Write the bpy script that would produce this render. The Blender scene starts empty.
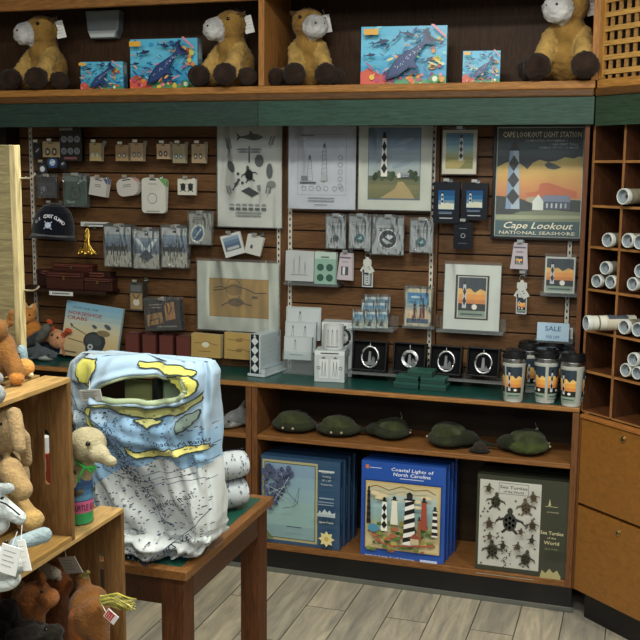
import bpy, bmesh, math, random
from mathutils import Vector, Matrix, Euler, noise
random.seed(7)
C = bpy.context.scene.collection
PI = math.pi
def R(d): return math.radians(d)
# ------------------------------------------------------------------ camera
FPX, YAW, PIT, ROL, CH = 1005.136, .308418, .148274, .0089126, 1.65
CM = Matrix.Rotation(YAW, 3, 'Z') @ Matrix.Rotation(PI/2-PIT, 3, 'X') @ Matrix.Rotation(ROL, 3, 'Z')
cam = bpy.data.objects.new('camera', bpy.data.cameras.new('camera')); C.objects.link(cam)
cam.matrix_world = Matrix.Translation((0, 0, CH)) @ CM.to_4x4()
cam.data.sensor_width = 36; cam.data.lens = 36*FPX/640; cam.data.clip_start = .05
bpy.context.scene.camera = cam
def ray(x, y): return CM @ Vector(((x-320)/FPX, -(y-320)/FPX, -1))
def at(x, y, Y): d = ray(x, y); return Vector((0, 0, CH)) + d*(Y/d.y)
def atz(x, y, z): d = ray(x, y); return Vector((0, 0, CH)) + d*((z-CH)/d.z)
YF, YW, ZC = 3.676, 3.98, .805          # case front, slat wall face, worktop height
# ------------------------------------------------------------------ colour + materials
def lin(c):
    if isinstance(c, str): c = [int(c[i:i+2], 16)/255 for i in (0, 2, 4)]
    return tuple(x/12.92 if x <= .04045 else ((x+.055)/1.055)**2.4 for x in c[:3]) + (1,)
MATS = {}
def nt(name):
    m = bpy.data.materials.new(name); m.use_nodes = True; t = m.node_tree
    return m, t, t.nodes, t.links, t.nodes['Principled BSDF']
def nd(ns, ty, **k):
    n = ns.new(ty)
    for a, b in k.items():
        if a in n.inputs: n.inputs[a].default_value = b
        else: setattr(n, a, b)
    return n
def finish(name, rough=.6, metal=0, nscale=30, nstr=.12, bump=0, bscale=200, sheen=0, coat=0, grain=None, gcon=.55, dist=1.5, spec=.5):
    """a procedural finish tinted by the mesh colour attribute"""
    m, t, ns, lk, b = nt(name)
    at_ = nd(ns, 'ShaderNodeAttribute', attribute_name='Col')
    tc = nd(ns, 'ShaderNodeTexCoord')
    src = tc.outputs['Object']
    if grain:
        mp = nd(ns, 'ShaderNodeMapping'); mp.inputs['Scale'].default_value = grain
        lk.new(src, mp.inputs[0]); src = mp.outputs[0]
    nz = nd(ns, 'ShaderNodeTexNoise', Scale=nscale, Detail=5, Distortion=dist if grain else 0)
    lk.new(src, nz.inputs['Vector'])
    mr = nd(ns, 'ShaderNodeMapRange'); mr.inputs[1].default_value = .3; mr.inputs[2].default_value = .7
    mr.inputs[3].default_value = 1-(gcon if grain else nstr); mr.inputs[4].default_value = 1+(gcon*.35 if grain else nstr)
    lk.new(nz.outputs[0], mr.inputs[0])
    mx = nd(ns, 'ShaderNodeVectorMath', operation='SCALE')
    lk.new(at_.outputs['Color'], mx.inputs[0]); lk.new(mr.outputs[0], mx.inputs['Scale'])
    lk.new(mx.outputs[0], b.inputs['Base Color'])
    b.inputs['Roughness'].default_value = rough; b.inputs['Metallic'].default_value = metal
    b.inputs['Specular IOR Level'].default_value = spec
    b.inputs['Coat Weight'].default_value = coat; b.inputs['Coat Roughness'].default_value = .15
    b.inputs['Sheen Weight'].default_value = sheen
    if bump:
        n2 = nd(ns, 'ShaderNodeTexNoise', Scale=bscale, Detail=4)
        lk.new(tc.outputs['Object'] if not grain else src, n2.inputs['Vector'])
        bp = nd(ns, 'ShaderNodeBump', Strength=bump, Distance=.004)
        lk.new(n2.outputs[0], bp.inputs['Height']); lk.new(bp.outputs[0], b.inputs['Normal'])
    MATS[name] = m; return m
finish('paper', .65, nscale=14, nstr=.06)
finish('gloss', .28, nscale=10, nstr=.05, spec=.5)
finish('ceramic', .12, nscale=10, nstr=.03)
finish('plastic', .35, nscale=20, nstr=.06)
finish('matte', .9, nscale=40, nstr=.12, spec=.2)
finish('metal', .28, 1, nscale=40, nstr=.1)
finish('plush', 1, nscale=55, nstr=.2, bump=.8, bscale=190, sheen=.1, spec=.1)
finish('fur', 1, nscale=22, nstr=.38, bump=1, bscale=90, sheen=.08, spec=.1)
finish('cloth', .95, nscale=12, nstr=.07, bump=.35, bscale=500, sheen=.2, spec=.1)
finish('wood_x', .52, nscale=9, grain=(1.3, 14, 14), gcon=.45, bump=.1, bscale=20, coat=0, spec=.3)
finish('wood_z', .58, nscale=9, grain=(14, 14, 1.3), gcon=.45, bump=.1, bscale=20, coat=0, spec=.25)
finish('wood_y', .42, nscale=9, grain=(14, 1.3, 14), gcon=.45, bump=.1, bscale=20, coat=.1)
finish('veneer', .38, nscale=6, grain=(3, 3, 5), gcon=.22, dist=2.5, coat=.15)
def clearmat(name, tint, fac, rough, bump, bscale, dist=0):
    m, t, ns, lk, b = nt(name); ns.remove(b)
    out = ns['Material Output']
    tr = nd(ns, 'ShaderNodeBsdfTransparent', Color=tint); gl = nd(ns, 'ShaderNodeBsdfGlossy', Roughness=rough)
    fr = nd(ns, 'ShaderNodeFresnel', IOR=1.45 if bump else 1.2)
    ad = nd(ns, 'ShaderNodeMath', operation='ADD', use_clamp=True); ad.inputs[1].default_value = fac
    mx = nd(ns, 'ShaderNodeMixShader')
    lk.new(fr.outputs[0], ad.inputs[0]); lk.new(ad.outputs[0], mx.inputs[0]); lk.new(tr.outputs[0], mx.inputs[1]); lk.new(gl.outputs[0], mx.inputs[2])
    df = nd(ns, 'ShaderNodeBsdfDiffuse', Color=(.8, .84, .86, 1)); m3 = nd(ns, 'ShaderNodeMixShader'); m3.inputs[0].default_value = .05
    lk.new(mx.outputs[0], m3.inputs[1]); lk.new(df.outputs[0], m3.inputs[2]); lk.new(m3.outputs[0], out.inputs[0])
    if bump:
        tc = nd(ns, 'ShaderNodeTexCoord'); n2 = nd(ns, 'ShaderNodeTexNoise', Scale=bscale, Detail=1.5, Distortion=dist, noise_type='RIDGED_MULTIFRACTAL')
        mq = nd(ns, 'ShaderNodeMapping'); mq.inputs['Rotation'].default_value = (0, R(38), 0); mq.inputs['Scale'].default_value = (2.2, 1, .55)
        lk.new(tc.outputs['Object'], mq.inputs[0]); lk.new(mq.outputs[0], n2.inputs['Vector'])
        bp = nd(ns, 'ShaderNodeBump', Strength=1, Distance=bump)
        lk.new(n2.outputs[0], bp.inputs['Height']); lk.new(bp.outputs[0], gl.inputs['Normal']); lk.new(bp.outputs[0], fr.inputs['Normal'])
    MATS[name] = m
clearmat('acrylic', (.96, .98, .98, 1), .0, .05, 0, 1)
clearmat('sleeve', (.985, .99, .99, 1), .0, .08, .035, 4, 1.0)
clearmat('bag', (.96, .97, .98, 1), .01, .12, .02, 24, 1)
# ------------------------------------------------------------------ objects
def tag(o, label=None, cat=None, group=None, kind=None):
    if label: o['label'] = label
    if cat: o['category'] = cat
    if group: o['group'] = group
    if kind: o['kind'] = kind
    return o
def thing(name, label, cat, loc, rot=(0, 0, 0), group=None):
    o = bpy.data.objects.new(name, None); o.empty_display_size = .05; C.objects.link(o)
    o.location = loc; o.rotation_euler = rot
    return tag(o, label, cat, group)
def dup(o, loc=None, rot=None, label=None, group=None, scale=None, parent=None):
    c = o.copy(); C.objects.link(c)
    if parent: c.parent = parent
    if loc is not None: c.location = loc
    if rot is not None: c.rotation_euler = rot
    if scale: c.scale = (scale,)*3 if not isinstance(scale, tuple) else scale
    if label: c['label'] = label
    if group: c['group'] = group
    for ch in list(o.children): dup(ch, parent=c)
    return c
class MB:
    def __init__(s): s.v = []; s.f = []; s.c = []; s.m = []; s.s = []
    def add(s, vs, fs, col, mi=0, sm=False):
        n = len(s.v); s.v += [tuple(p) for p in vs]; col = lin(col) if isinstance(col, str) else col
        for k, f in enumerate(fs):
            s.f.append([n+i for i in f]); s.c.append(col); s.m.append(mi); s.s.append(sm)
    def box(s, x0, x1, y0, y1, z0, z1, col, mi=0, M=None):
        vs = [Vector((x, y, z)) for z in (z0, z1) for y in (y0, y1) for x in (x0, x1)]
        if M: vs = [M @ p for p in vs]
        s.add(vs, [(0, 2, 3, 1), (4, 5, 7, 6), (0, 1, 5, 4), (2, 6, 7, 3), (0, 4, 6, 2), (1, 3, 7, 5)], col, mi)
    def cyl(s, p0, p1, r0, r1=None, n=16, col='808080', mi=0, caps=True):
        p0, p1 = Vector(p0), Vector(p1); r1 = r0 if r1 is None else r1
        q = (p1-p0).to_track_quat('Z', 'Y'); vs = []
        for p, r in ((p0, r0), (p1, r1)):
            for k in range(n):
                a = 2*PI*k/n; vs.append(p + q @ Vector((r*math.cos(a), r*math.sin(a), 0)))
        s.add(vs, [(k, (k+1) % n, n+(k+1) % n, n+k) for k in range(n)], col, mi, True)
        if caps: s.add(vs, [tuple(range(n))[::-1], tuple(range(n, 2*n))], col, mi)
    def lathe(s, prof, col, n=24, mi=0, M=None, cols=None):
        vs = []
        for r, z in prof:
            for k in range(n):
                a = 2*PI*k/n; p = Vector((r*math.cos(a), r*math.sin(a), z)); vs.append(M @ p if M else p)
        for i in range(len(prof)-1):
            s.add(vs[i*n:(i+2)*n], [(k, (k+1) % n, n+(k+1) % n, n+k) for k in range(n)], cols[i] if cols else col, mi, True)
    def tube(s, pts, r, n=8, col='808080', mi=0, closed=False):
        pts = [Vector(p) for p in pts]; N = len(pts); vs = []
        for i, p in enumerate(pts):
            a = pts[(i-1) % N] if closed or i else p; b = pts[(i+1) % N] if closed or i < N-1 else p
            d = (b-a).normalized(); up = Vector((0, 0, 1)) if abs(d.z) < .95 else Vector((1, 0, 0))
            e = d.cross(up).normalized(); g = e.cross(d)
            rr = r[i] if isinstance(r, (list, tuple)) else r
            for k in range(n): w = 2*PI*k/n; vs.append(p + e*(rr*math.cos(w)) + g*(rr*math.sin(w)))
        M = N if closed else N-1
        s.add(vs, [(i*n+k, i*n+(k+1) % n, ((i+1) % N)*n+(k+1) % n, ((i+1) % N)*n+k) for i in range(M) for k in range(n)], col, mi, True)
        if not closed: s.add(vs, [tuple(range(n))[::-1], tuple(range((N-1)*n, N*n))], col, mi)
    def ball(s, c, r, col, mi=0, M=None, n=12, zmin=-1):
        r = (r, r, r) if not isinstance(r, (tuple, list)) else r; c = Vector(c); vs = []; h = n
        for i in range(h+1):
            t = -PI/2 + PI*i/h
            for k in range(n*2):
                a = PI*k/n; p = Vector((r[0]*math.cos(t)*math.cos(a), r[1]*math.cos(t)*math.sin(a), r[2]*max(zmin, math.sin(t))))
                vs.append((M @ p if M else p) + c)
        N = 2*n
        s.add(vs, [(i*N+k, i*N+(k+1) % N, (i+1)*N+(k+1) % N, (i+1)*N+k) for i in range(h) for k in range(N)], col, mi, True)
    def extr(s, pts, y0, y1, col, mi=0):
        """polygon in xz given thickness along y"""
        n = len(pts); vs = [(x, y0, z) for x, z in pts] + [(x, y1, z) for x, z in pts]
        s.add(vs, [tuple(range(n)), tuple(range(n, 2*n))[::-1]] + [(k, n+k, n+(k+1) % n, (k+1) % n) for k in range(n)], col, mi)
    def build(s, name, fins, parent=None, loc=(0, 0, 0), rot=(0, 0, 0), bevel=0, kind=None):
        me = bpy.data.meshes.new(name); me.from_pydata(s.v, [], s.f)
        for f in ([fins] if isinstance(fins, str) else fins): me.materials.append(MATS[f])
        at_ = me.color_attributes.new('Col', 'FLOAT_COLOR', 'CORNER'); d = []
        for p, c in zip(me.polygons, s.c): d += list(c)*p.loop_total
        at_.data.foreach_set('color', d)
        me.polygons.foreach_set('material_index', s.m); me.polygons.foreach_set('use_smooth', s.s); me.update()
        o = bpy.data.objects.new(name, me); C.objects.link(o); o.parent = parent
        o.location = loc; o.rotation_euler = rot
        if bevel:
            b = o.modifiers.new('b', 'BEVEL'); b.width = bevel; b.segments = 2; b.limit_method = 'ANGLE'
        if kind: o['kind'] = kind
        return o
# ------------------------------------------------------------------ artwork on surfaces
_tx = {}
def tpolys(s):
    if s in _tx: return _tx[s]
    cu = bpy.data.curves.new('t', 'FONT'); cu.body = s; cu.offset = .012; cu.resolution_u = 1 if len(s) > 14 else 2
    o = bpy.data.objects.new('t', cu); C.objects.link(o); dg = bpy.context.evaluated_depsgraph_get()
    me = bpy.data.meshes.new_from_object(o.evaluated_get(dg))
    ps = [[(me.vertices[i].co.x, me.vertices[i].co.y) for i in p.vertices] for p in me.polygons]
    bpy.data.objects.remove(o); bpy.data.curves.remove(cu); bpy.data.meshes.remove(me)
    xs = [p[0] for q in ps for p in q] or [0, 1]
    _tx[s] = (ps, min(xs), max(xs)-min(xs)); return _tx[s]
def clip(pts, ax, lo, hi):
    for sgn, lim in ((1, lo), (-1, -hi)):
        out = []
        for i in range(len(pts)):
            a, b = pts[i-1], pts[i]; da, db = sgn*a[ax]-lim, sgn*b[ax]-lim
            if (da >= 0) != (db >= 0):
                t = da/(da-db); out.append((a[0]+(b[0]-a[0])*t, a[1]+(b[1]-a[1])*t))
            if db >= 0: out.append(b)
        pts = out
        if len(pts) < 3: return []
    return pts
def cclip(pts, shp):
    for i in range(len(shp)):
        (x0, y0), (x1, y1) = shp[i-1], shp[i]; g = lambda p: (x1-x0)*(p[1]-y0)-(y1-y0)*(p[0]-x0); out = []
        for j in range(len(pts)):
            a, b = pts[j-1], pts[j]; da, db = g(a), g(b)
            if (da >= 0) != (db >= 0): t = da/(da-db); out.append((a[0]+(b[0]-a[0])*t, a[1]+(b[1]-a[1])*t))
            if db >= 0: out.append(b)
        pts = out
        if len(pts) < 3: return []
    return pts
def rounded(r=.25, A=1):
    P = []
    for cx, cy, a0 in ((1-r, r*A, -PI/2), (1-r, 1-r*A, 0), (r, 1-r*A, PI/2), (r, r*A, PI)):
        for k in range(5): a = a0+PI/2*k/4; P.append((cx+r*math.cos(a), cy+r*A*math.sin(a)))
    return P
TAPER = [(0, 0), (1, 0), (.85, 1), (.15, 1)]
class Art:
    """draws flat coloured shapes (unit square u,v) on a surface; W,H metres"""
    def __init__(s, mb, W, H, f=None, x0=0, z0=0, y=0, mi=0, strips=(0, 0), step=.00025):
        s.mb, s.W, s.H, s.mi, s.k, s.strips, s.step = mb, W, H, mi, 1, strips, step
        s.shape = None
        s.f = f or (lambda u, v, e: (x0+u*W, y-e, z0+v*H))
    def poly(s, pts, col, keep=False):
        s.k += 0 if keep else 1
        if min(p[0] for p in pts) < 0 or max(p[0] for p in pts) > 1: pts = clip(pts, 0, 0, 1)
        if pts and (min(p[1] for p in pts) < 0 or max(p[1] for p in pts) > 1): pts = clip(pts, 1, 0, 1)
        if pts and s.shape: pts = cclip(pts, s.shape)
        if not pts: return
        L = [pts]
        for ax in (0, 1):
            if s.strips[ax]:
                st = s.strips[ax]; M = []
                for q in L:
                    lo = math.floor(min(p[ax] for p in q)*st); hi = math.ceil(max(p[ax] for p in q)*st)
                    for i in range(lo, hi):
                        c = clip(q, ax, i/st, (i+1)/st)
                        if c: M.append(c)
                L = M
        for q in L: s.mb.add([s.f(u, v, s.k*s.step) for u, v in q], [tuple(range(len(q)))], col, s.mi)
    def rect(s, u0, v0, u1, v1, col, keep=False): s.poly([(u0, v0), (u1, v0), (u1, v1), (u0, v1)], col, keep)
    def ell(s, u, v, ru, col, rv=None, n=14, rot=0, keep=False):
        rv = ru if rv is None else rv; c, d = math.cos(rot), math.sin(rot); A = s.W/s.H; P = []
        for k in range(n):   # ru, rv in width units
            a = 2*PI*k/n; x, y = ru*math.cos(a), rv*math.sin(a); P.append((u+x*c-y*d, v+(x*d+y*c)*A))
        s.poly(P, col, keep)
    def ring(s, u, v, r, w, col, n=18, rv=None):
        rv = rv or r; A = s.W/s.H; s.k += 1
        for k in range(n):
            a, b = 2*PI*k/n, 2*PI*(k+1)/n
            s.poly([(u+(r-q)*math.cos(t), v+(rv-q)*math.sin(t)*A) for t, q in ((a, 0), (b, 0), (b, w), (a, w))], col, True)
    def line(s, pts, w, col, keep=False):
        s.k += 0 if keep else 1; A = s.W/s.H
        for (a, b), (c, d) in zip(pts, pts[1:]):
            dx, dy = c-a, (d-b)/A; L = math.hypot(dx, dy) or 1; nx, ny = -dy/L*w/2, dx/L*w/2*A
            s.poly([(a+nx, b+ny), (c+nx, d+ny), (c-nx, d-ny), (a-nx, b-ny)], col, True)
    def text(s, t, u, v, h, col, w=None, shear=0, rot=0, al='c'):
        ps, x0, tw = tpolys(t); sy = h*s.H/.7; sx = sy if w is None else w*s.W/tw; s.k += 1
        c, d = math.cos(rot), math.sin(rot); ox = {'c': tw/2, 'l': 0, 'r': tw}[al]
        for q in ps:
            P = []
            for x, y in q:
                X = (x-x0-ox+shear*y)*sx; Y = (y-.35)*sy
                P.append((u+(X*c-Y*d)/s.W, v+(X*d+Y*c)/s.H))
            s.poly(P, col, True)
    def grad(s, u0, v0, u1, v1, cols, n=None):
        n = n or (len(cols)-1)*4; s.k += 1; L = [lin(c) for c in cols]
        for i in range(n):
            t = (i+.5)/n*(len(L)-1); j = min(int(t), len(L)-2); t -= j
            c = tuple(L[j][q]*(1-t)+L[j+1][q]*t for q in range(4))
            s.rect(u0, v0+(v1-v0)*i/n, u1, v0+(v1-v0)*(i+1)/n, c, True)
# ------------------------------------------------------------------ soft toys
def blob(name, prims, fin='plush', vox=.006, parent=None, loc=(0, 0, 0), rot=(0, 0, 0), smooth=6, fuzz=0):
    """prims: ('e',centre,radii,colour[,euler]) or ('c',p0,p1,r0,r1,colour); fused into one continuous skin"""
    mb = MB()
    for p in prims:
        if p[0] == 'e': mb.ball(p[1], p[2], '808080', M=Euler(p[4]).to_matrix() if len(p) > 4 else None, n=12)
        else:
            mb.cyl(p[1], p[2], p[3], p[4], 16); mb.ball(p[1], p[3], '808080', n=8); mb.ball(p[2], p[4], '808080', n=8)
    me0 = bpy.data.meshes.new('tmp'); me0.from_pydata(mb.v, [], mb.f); o = bpy.data.objects.new('tmp', me0); C.objects.link(o)
    rm = o.modifiers.new('r', 'REMESH'); rm.mode = 'VOXEL'; rm.voxel_size = vox; rm.use_smooth_shade = True
    sm = o.modifiers.new('s', 'SMOOTH'); sm.factor = .5; sm.iterations = smooth
    me = bpy.data.meshes.new_from_object(o.evaluated_get(bpy.context.evaluated_depsgraph_get()))
    bpy.data.objects.remove(o); bpy.data.meshes.remove(me0); me.name = name; me.materials.clear(); me.materials.append(MATS[fin])
    pre = []
    for p in prims:
        if p[0] == 'e': pre.append((Euler(p[4]).to_matrix().inverted() if len(p) > 4 else None, Vector(p[1]), p[2] if isinstance(p[2], tuple) else (p[2],)*3, lin(p[3])))
        else: pre.append((Vector(p[1]), Vector(p[2]), p[3], p[4], lin(p[5])))
    cols = []
    for v in me.vertices:
        best = (9, None)
        for p in pre:
            if len(p) == 4:
                d = v.co-p[1]; d = p[0] @ d if p[0] else d; r = p[2]
                q = (math.sqrt((d.x/r[0])**2+(d.y/r[1])**2+(d.z/r[2])**2)-1)*min(r); c = p[3]
            else:
                ab = p[1]-p[0]; t = max(0, min(1, (v.co-p[0]).dot(ab)/ab.length_squared)); q = (v.co-p[0]-ab*t).length-(p[2]+(p[3]-p[2])*t); c = p[4]
            if q < best[0]: best = (q, c)
        cols += list(best[1])
        if fuzz: v.co += v.normal*fuzz*noise.noise(v.co*90)
    a = me.color_attributes.new('Col', 'FLOAT_COLOR', 'POINT'); a.data.foreach_set('color', cols)
    me.polygons.foreach_set('use_smooth', [True]*len(me.polygons)); me.update()
    o = bpy.data.objects.new(name, me); C.objects.link(o); o.parent = parent; o.location = loc; o.rotation_euler = rot
    return o
def bead(name, c, r, parent, col='0a0808', fin='ceramic'):
    mb = MB(); mb.ball((0, 0, 0), r, col, n=6); return mb.build(name, fin, parent, loc=c)
def slip(name, parent, c, w, h, rot, col='e8e8e4', lines=True, red=None):
    """paper hang tag"""
    mb = MB(); mb.box(-w/2, w/2, -.0008, .0008, -h, 0, col); a = Art(mb, w, h, x0=-w/2, z0=-h, y=-.0008)
    if red: a.rect(.08, .3, .92, .92, red)
    if lines:
        for k in range(4): a.line([(.15, .8-k*.17), (.8-.1*(k % 2), .8-k*.17)], .03, '777777' if not red else 'eeeeee')
    b = Art(mb, w, h, f=lambda u, v, e: (w/2-u*w, .0008+e, -h+v*h))
    b.rect(.1, .55, .9, .9, 'cfcfcf')
    mb.cyl((0, 0, 0), (0, .01, .02), .0006, n=5, col='dddddd')
    return mb.build(name, 'paper', parent, loc=c, rot=rot)
# ================================================================== SETTING
OAK, OAKD, EDGE, DARK = '8a5630', '5a3a1d', '9c6c3a', '2e1c12'
def struct(o): o['kind'] = 'structure'; return o
# floor : wood-look tiles running away from the camera
m, t, ns, lk, b = nt('floor_tile')
tc = nd(ns, 'ShaderNodeTexCoord'); mp = nd(ns, 'ShaderNodeMapping'); mp.inputs['Rotation'].default_value = (0, 0, R(90)); mp.inputs['Location'].default_value = (.36, .048, 0)
lk.new(tc.outputs['Object'], mp.inputs[0])
br = nd(ns, 'ShaderNodeTexBrick', Scale=1, offset=.5); br.inputs['Brick Width'].default_value = .62; br.inputs['Row Height'].default_value = .157
br.inputs['Mortar Size'].default_value = .0022; br.inputs['Mortar Smooth'].default_value = .1; br.inputs['Bias'].default_value = 0
br.inputs['Color1'].default_value = lin('aaa498'); br.inputs['Color2'].default_value = lin('95918a'); br.inputs['Mortar'].default_value = lin('4a4840')
lk.new(mp.outputs[0], br.inputs['Vector'])
m2 = nd(ns, 'ShaderNodeMapping'); m2.inputs['Scale'].default_value = (14, 1.6, 1); lk.new(tc.outputs['Object'], m2.inputs[0])
nz = nd(ns, 'ShaderNodeTexNoise', Scale=1.4, Detail=7, Roughness=.7, Distortion=.6)
sep = nd(ns, 'ShaderNodeVectorMath', operation='ADD'); cm = nd(ns, 'ShaderNodeVectorMath', operation='SCALE'); cm.inputs['Scale'].default_value = 40
lk.new(br.outputs['Color'], cm.inputs[0]); lk.new(m2.outputs[0], sep.inputs[0]); lk.new(cm.outputs[0], sep.inputs[1]); lk.new(sep.outputs[0], nz.inputs['Vector'])
rp = nd(ns, 'ShaderNodeValToRGB'); e = rp.color_ramp.elements; e[0].position = .32; e[0].color = lin('787c7a'); e[1].position = .66; e[1].color = lin('e6e0cc')
x = e.new(.5); x.color = lin('bab4a2'); lk.new(nz.outputs[0], rp.inputs[0])
mx = nd(ns, 'ShaderNodeMix', data_type='RGBA', blend_type='MULTIPLY'); mx.inputs[0].default_value = .8
g2 = nd(ns, 'ShaderNodeVectorMath', operation='SCALE'); g2.inputs['Scale'].default_value = 1.75
lk.new(br.outputs['Color'], mx.inputs[6]); lk.new(rp.outputs[0], mx.inputs[7]); lk.new(mx.outputs[2], g2.inputs[0]); lk.new(g2.outputs[0], b.inputs['Base Color'])
b.inputs['Roughness'].default_value = .45
bp = nd(ns, 'ShaderNodeBump', Strength=.5, Distance=.002); iv = nd(ns, 'ShaderNodeMath', operation='SUBTRACT'); iv.inputs[0].default_value = 1
lk.new(br.outputs['Fac'], iv.inputs[1]); lk.new(iv.outputs[0], bp.inputs['Height']); lk.new(bp.outputs[0], b.inputs['Normal'])
MATS['floor_tile'] = m
mb = MB(); mb.box(-3.4, 2.6, -1.2, 4.2, -.05, 0, '808080'); struct(mb.build('floor', 'floor_tile'))
mb = MB(); mb.box(-3.4, 2.6, -1.2, 4.2, 2.85, 2.9, 'b8b8b0'); struct(mb.build('ceiling', 'matte'))
mb = MB(); mb.box(-3.45, -3.4, -1.2, 4.2, 0, 2.9, '8f8a7c'); struct(mb.build('wall_left', 'matte'))
mb = MB(); mb.box(2.6, 2.65, -1.2, 4.2, 0, 2.9, '8f8a7c'); struct(mb.build('wall_right', 'matte'))
# back wall with horizontal slat boards
P = .0764; zg = at(504, 275, YW).z
mb = MB(); mb.box(-3.4, 2.6, YW+.012, YW+.06, 0, 2.85, '24140c')
k0 = math.ceil((ZC-.05-zg)/P)
for (a, c) in ((-3.0, -2.652), (-2.632, -1.462), (-1.405, -.797), (-.772, -.272), (-.25, -.19)):
    for k in range(k0-1, k0+16):
        z = zg+k*P
        if z+P > 1.99: break
        g = random.uniform(.82, 1.12); base = lin('6b4a2c'); mb.box(a, c, YW, YW+.014, z+.003, z+P-.003, tuple(q*g for q in base[:3])+(1,), 0)
struct(mb.build('wall_back', 'wood_x', bevel=.002))
def standard(n, X, z0, z1):
    mb = MB(); mb.box(X-.008, X+.008, YW-.004, YW+.012, z0, z1, 'c4c0b4'); z = z0+.02
    while z < z1-.02:
        mb.box(X-.003, X+.003, YW-.0046, YW-.004, z, z+.011, '15100c'); z += .0254
    struct(mb.build('trim_%d' % n, 'plastic'))
for n, X in enumerate((-2.642, -1.452, -1.402, -.80, -.2607)): standard(n+1, X, ZC+.005, 1.93)
for n, (a, c) in enumerate(((-1.444, -1.41), (-.79, -.776))):
    mb = MB(); mb.box(a, c, YW-.006, YW+.012, ZC+.003, 1.95, '5e4026'); struct(mb.build('trim_%d' % (n+6), 'wood_z'))
mb = MB(); mb.box(-2.80, -2.70, YW-.1, YW, ZC+.005, 1.95, '1d1410'); struct(mb.build('trim_8', 'wood_z'))
mb = MB(); mb.box(-3.4, -.173, YF+.045, YF+.052, 0, .02, '5d5f58'); struct(mb.build('baseboard_back', 'plastic', bevel=.002))
# ------------------------------------------------------------------ casework
XR = -.18                                # right end of the straight run
def shelf_unit(name, label, x0, x1):
    t = thing(name, label, 'shelf unit', ((x0+x1)/2, YF, 0)); cx = (x0+x1)/2; w = (x1-x0)/2; D = YW-YF-.004
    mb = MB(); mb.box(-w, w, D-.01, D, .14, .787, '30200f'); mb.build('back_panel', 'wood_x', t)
    for s in (-1, 1):
        mb = MB(); mb.box(min(s*w, s*(w-.024)), max(s*w, s*(w-.024)), 0, D-.01, .116, .787, '6e4728'); mb.build('side_panel', 'wood_z', t, bevel=.002)
    mb = MB(); mb.box(-w+.024, w-.024, .001, D-.01, .116, .142, '84582f'); mb.build('bottom_shelf', 'wood_x', t, bevel=.003)
    mb = MB(); mb.box(-w+.024, w-.024, .001, D-.01, .572, .592, '84582f'); mb.build('middle_shelf', 'wood_x', t, bevel=.003)
    mb = MB(); mb.box(-w, w, .05, .065, 0, .116, '0d0d10'); mb.build('toe_kick', 'plastic', t)
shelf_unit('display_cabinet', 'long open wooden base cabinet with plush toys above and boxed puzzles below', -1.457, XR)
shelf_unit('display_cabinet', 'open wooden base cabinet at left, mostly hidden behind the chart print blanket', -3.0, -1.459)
t = thing('worktop', 'dark green countertop with wooden front edge under the slat wall', 'countertop', (-1.6, YF, .79))
mb = MB(); mb.box(-1.4, 1.6+XR, .016, YW-YF-.001, 0, .0145, '17463f'); mb.build('green_surface', 'gloss', t)
mb = MB(); mb.box(-1.4, 1.6+XR, -.004, .016, -.002, .015, EDGE); mb.build('front_edge', 'wood_x', t, bevel=.003)
# overhead shelf
t = thing('overhead_shelf', 'long wooden overhead shelf with plush horses and puzzle boxes', 'shelf', (-1.6, YF, 1.91)); D = YW-YF
mb = MB(); mb.box(-1.6, 1.6+XR, 0, D+.01, .027, .055, 'a8743a'); mb.build('shelf_board', 'wood_x', t, bevel=.004)
mb = MB(); mb.box(-1.6, 1.6+XR-.002, -.008, .012, 0, .027, '5e3f20'); mb.build('moulding', 'wood_x', t, bevel=.006)
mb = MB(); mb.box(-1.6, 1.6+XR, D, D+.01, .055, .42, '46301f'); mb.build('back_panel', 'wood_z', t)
mb = MB(); mb.box(-1.6, 1.6+XR, -.002, .024, .374, .46, '9c6c3a'); mb.build('top_rail', 'wood_x', t, bevel=.003)
mb = MB(); mb.box(-1.6, 1.6+XR, .024, D+.01, .44, .46, '5b3520'); mb.build('top_board', 'wood_x', t)
for X in (-1.415, XR-.004):
    mb = MB(); mb.box(X+1.6-.012, X+1.6+.012, -.001, D, .055, .44, 'a8743e'); mb.build('divider', 'wood_z', t, bevel=.002)
mb = MB(); mb.box(-1.6, -1.43+1.6-.0, .0, .02, -.095, 0, '243a33'); mb.build('green_fascia', 'wood_x', t, bevel=.001)
mb = MB(); mb.box(-1.428+1.6, 1.6+XR, .0, .02, -.095, 0, '2a473c'); mb.build('green_fascia', 'wood_x', t, bevel=.001)
# solid grey cup shape standing in for a reflection at the shelf back
p0, p1 = at(88, 25, YW-.03), at(122, 25, YW-.03); w = p1.x-p0.x; zt, zb = at(105, 11, YW-.03).z, at(105, 39, YW-.03).z
t = thing('reflection_shape', 'grey white cup shape standing in for a reflection high on the dark shelf back panel', 'light', ((p0.x+p1.x)/2, YW-.002, zb))
mb = MB(); h = zt-zb
mb.extr([(-w*.36, 0), (w*.36, 0), (w*.45, h*.3), (w/2, h), (-w/2, h), (-w*.45, h*.3)], -.05, 0, '8c9496'); mb.build('cup_body', 'plastic', t, bevel=.005)  # grey body of the reflection, modelled as a solid
mb = MB(); mb.extr([(-w*.34, h*.03), (w*.34, h*.03), (w*.42, h*.28), (-w*.42, h*.28)], -.056, -.05, 'd4dcdc'); mb.build('lens', 'gloss', t, bevel=.002)  # pale lower rim of the reflection, not a lamp part
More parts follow.
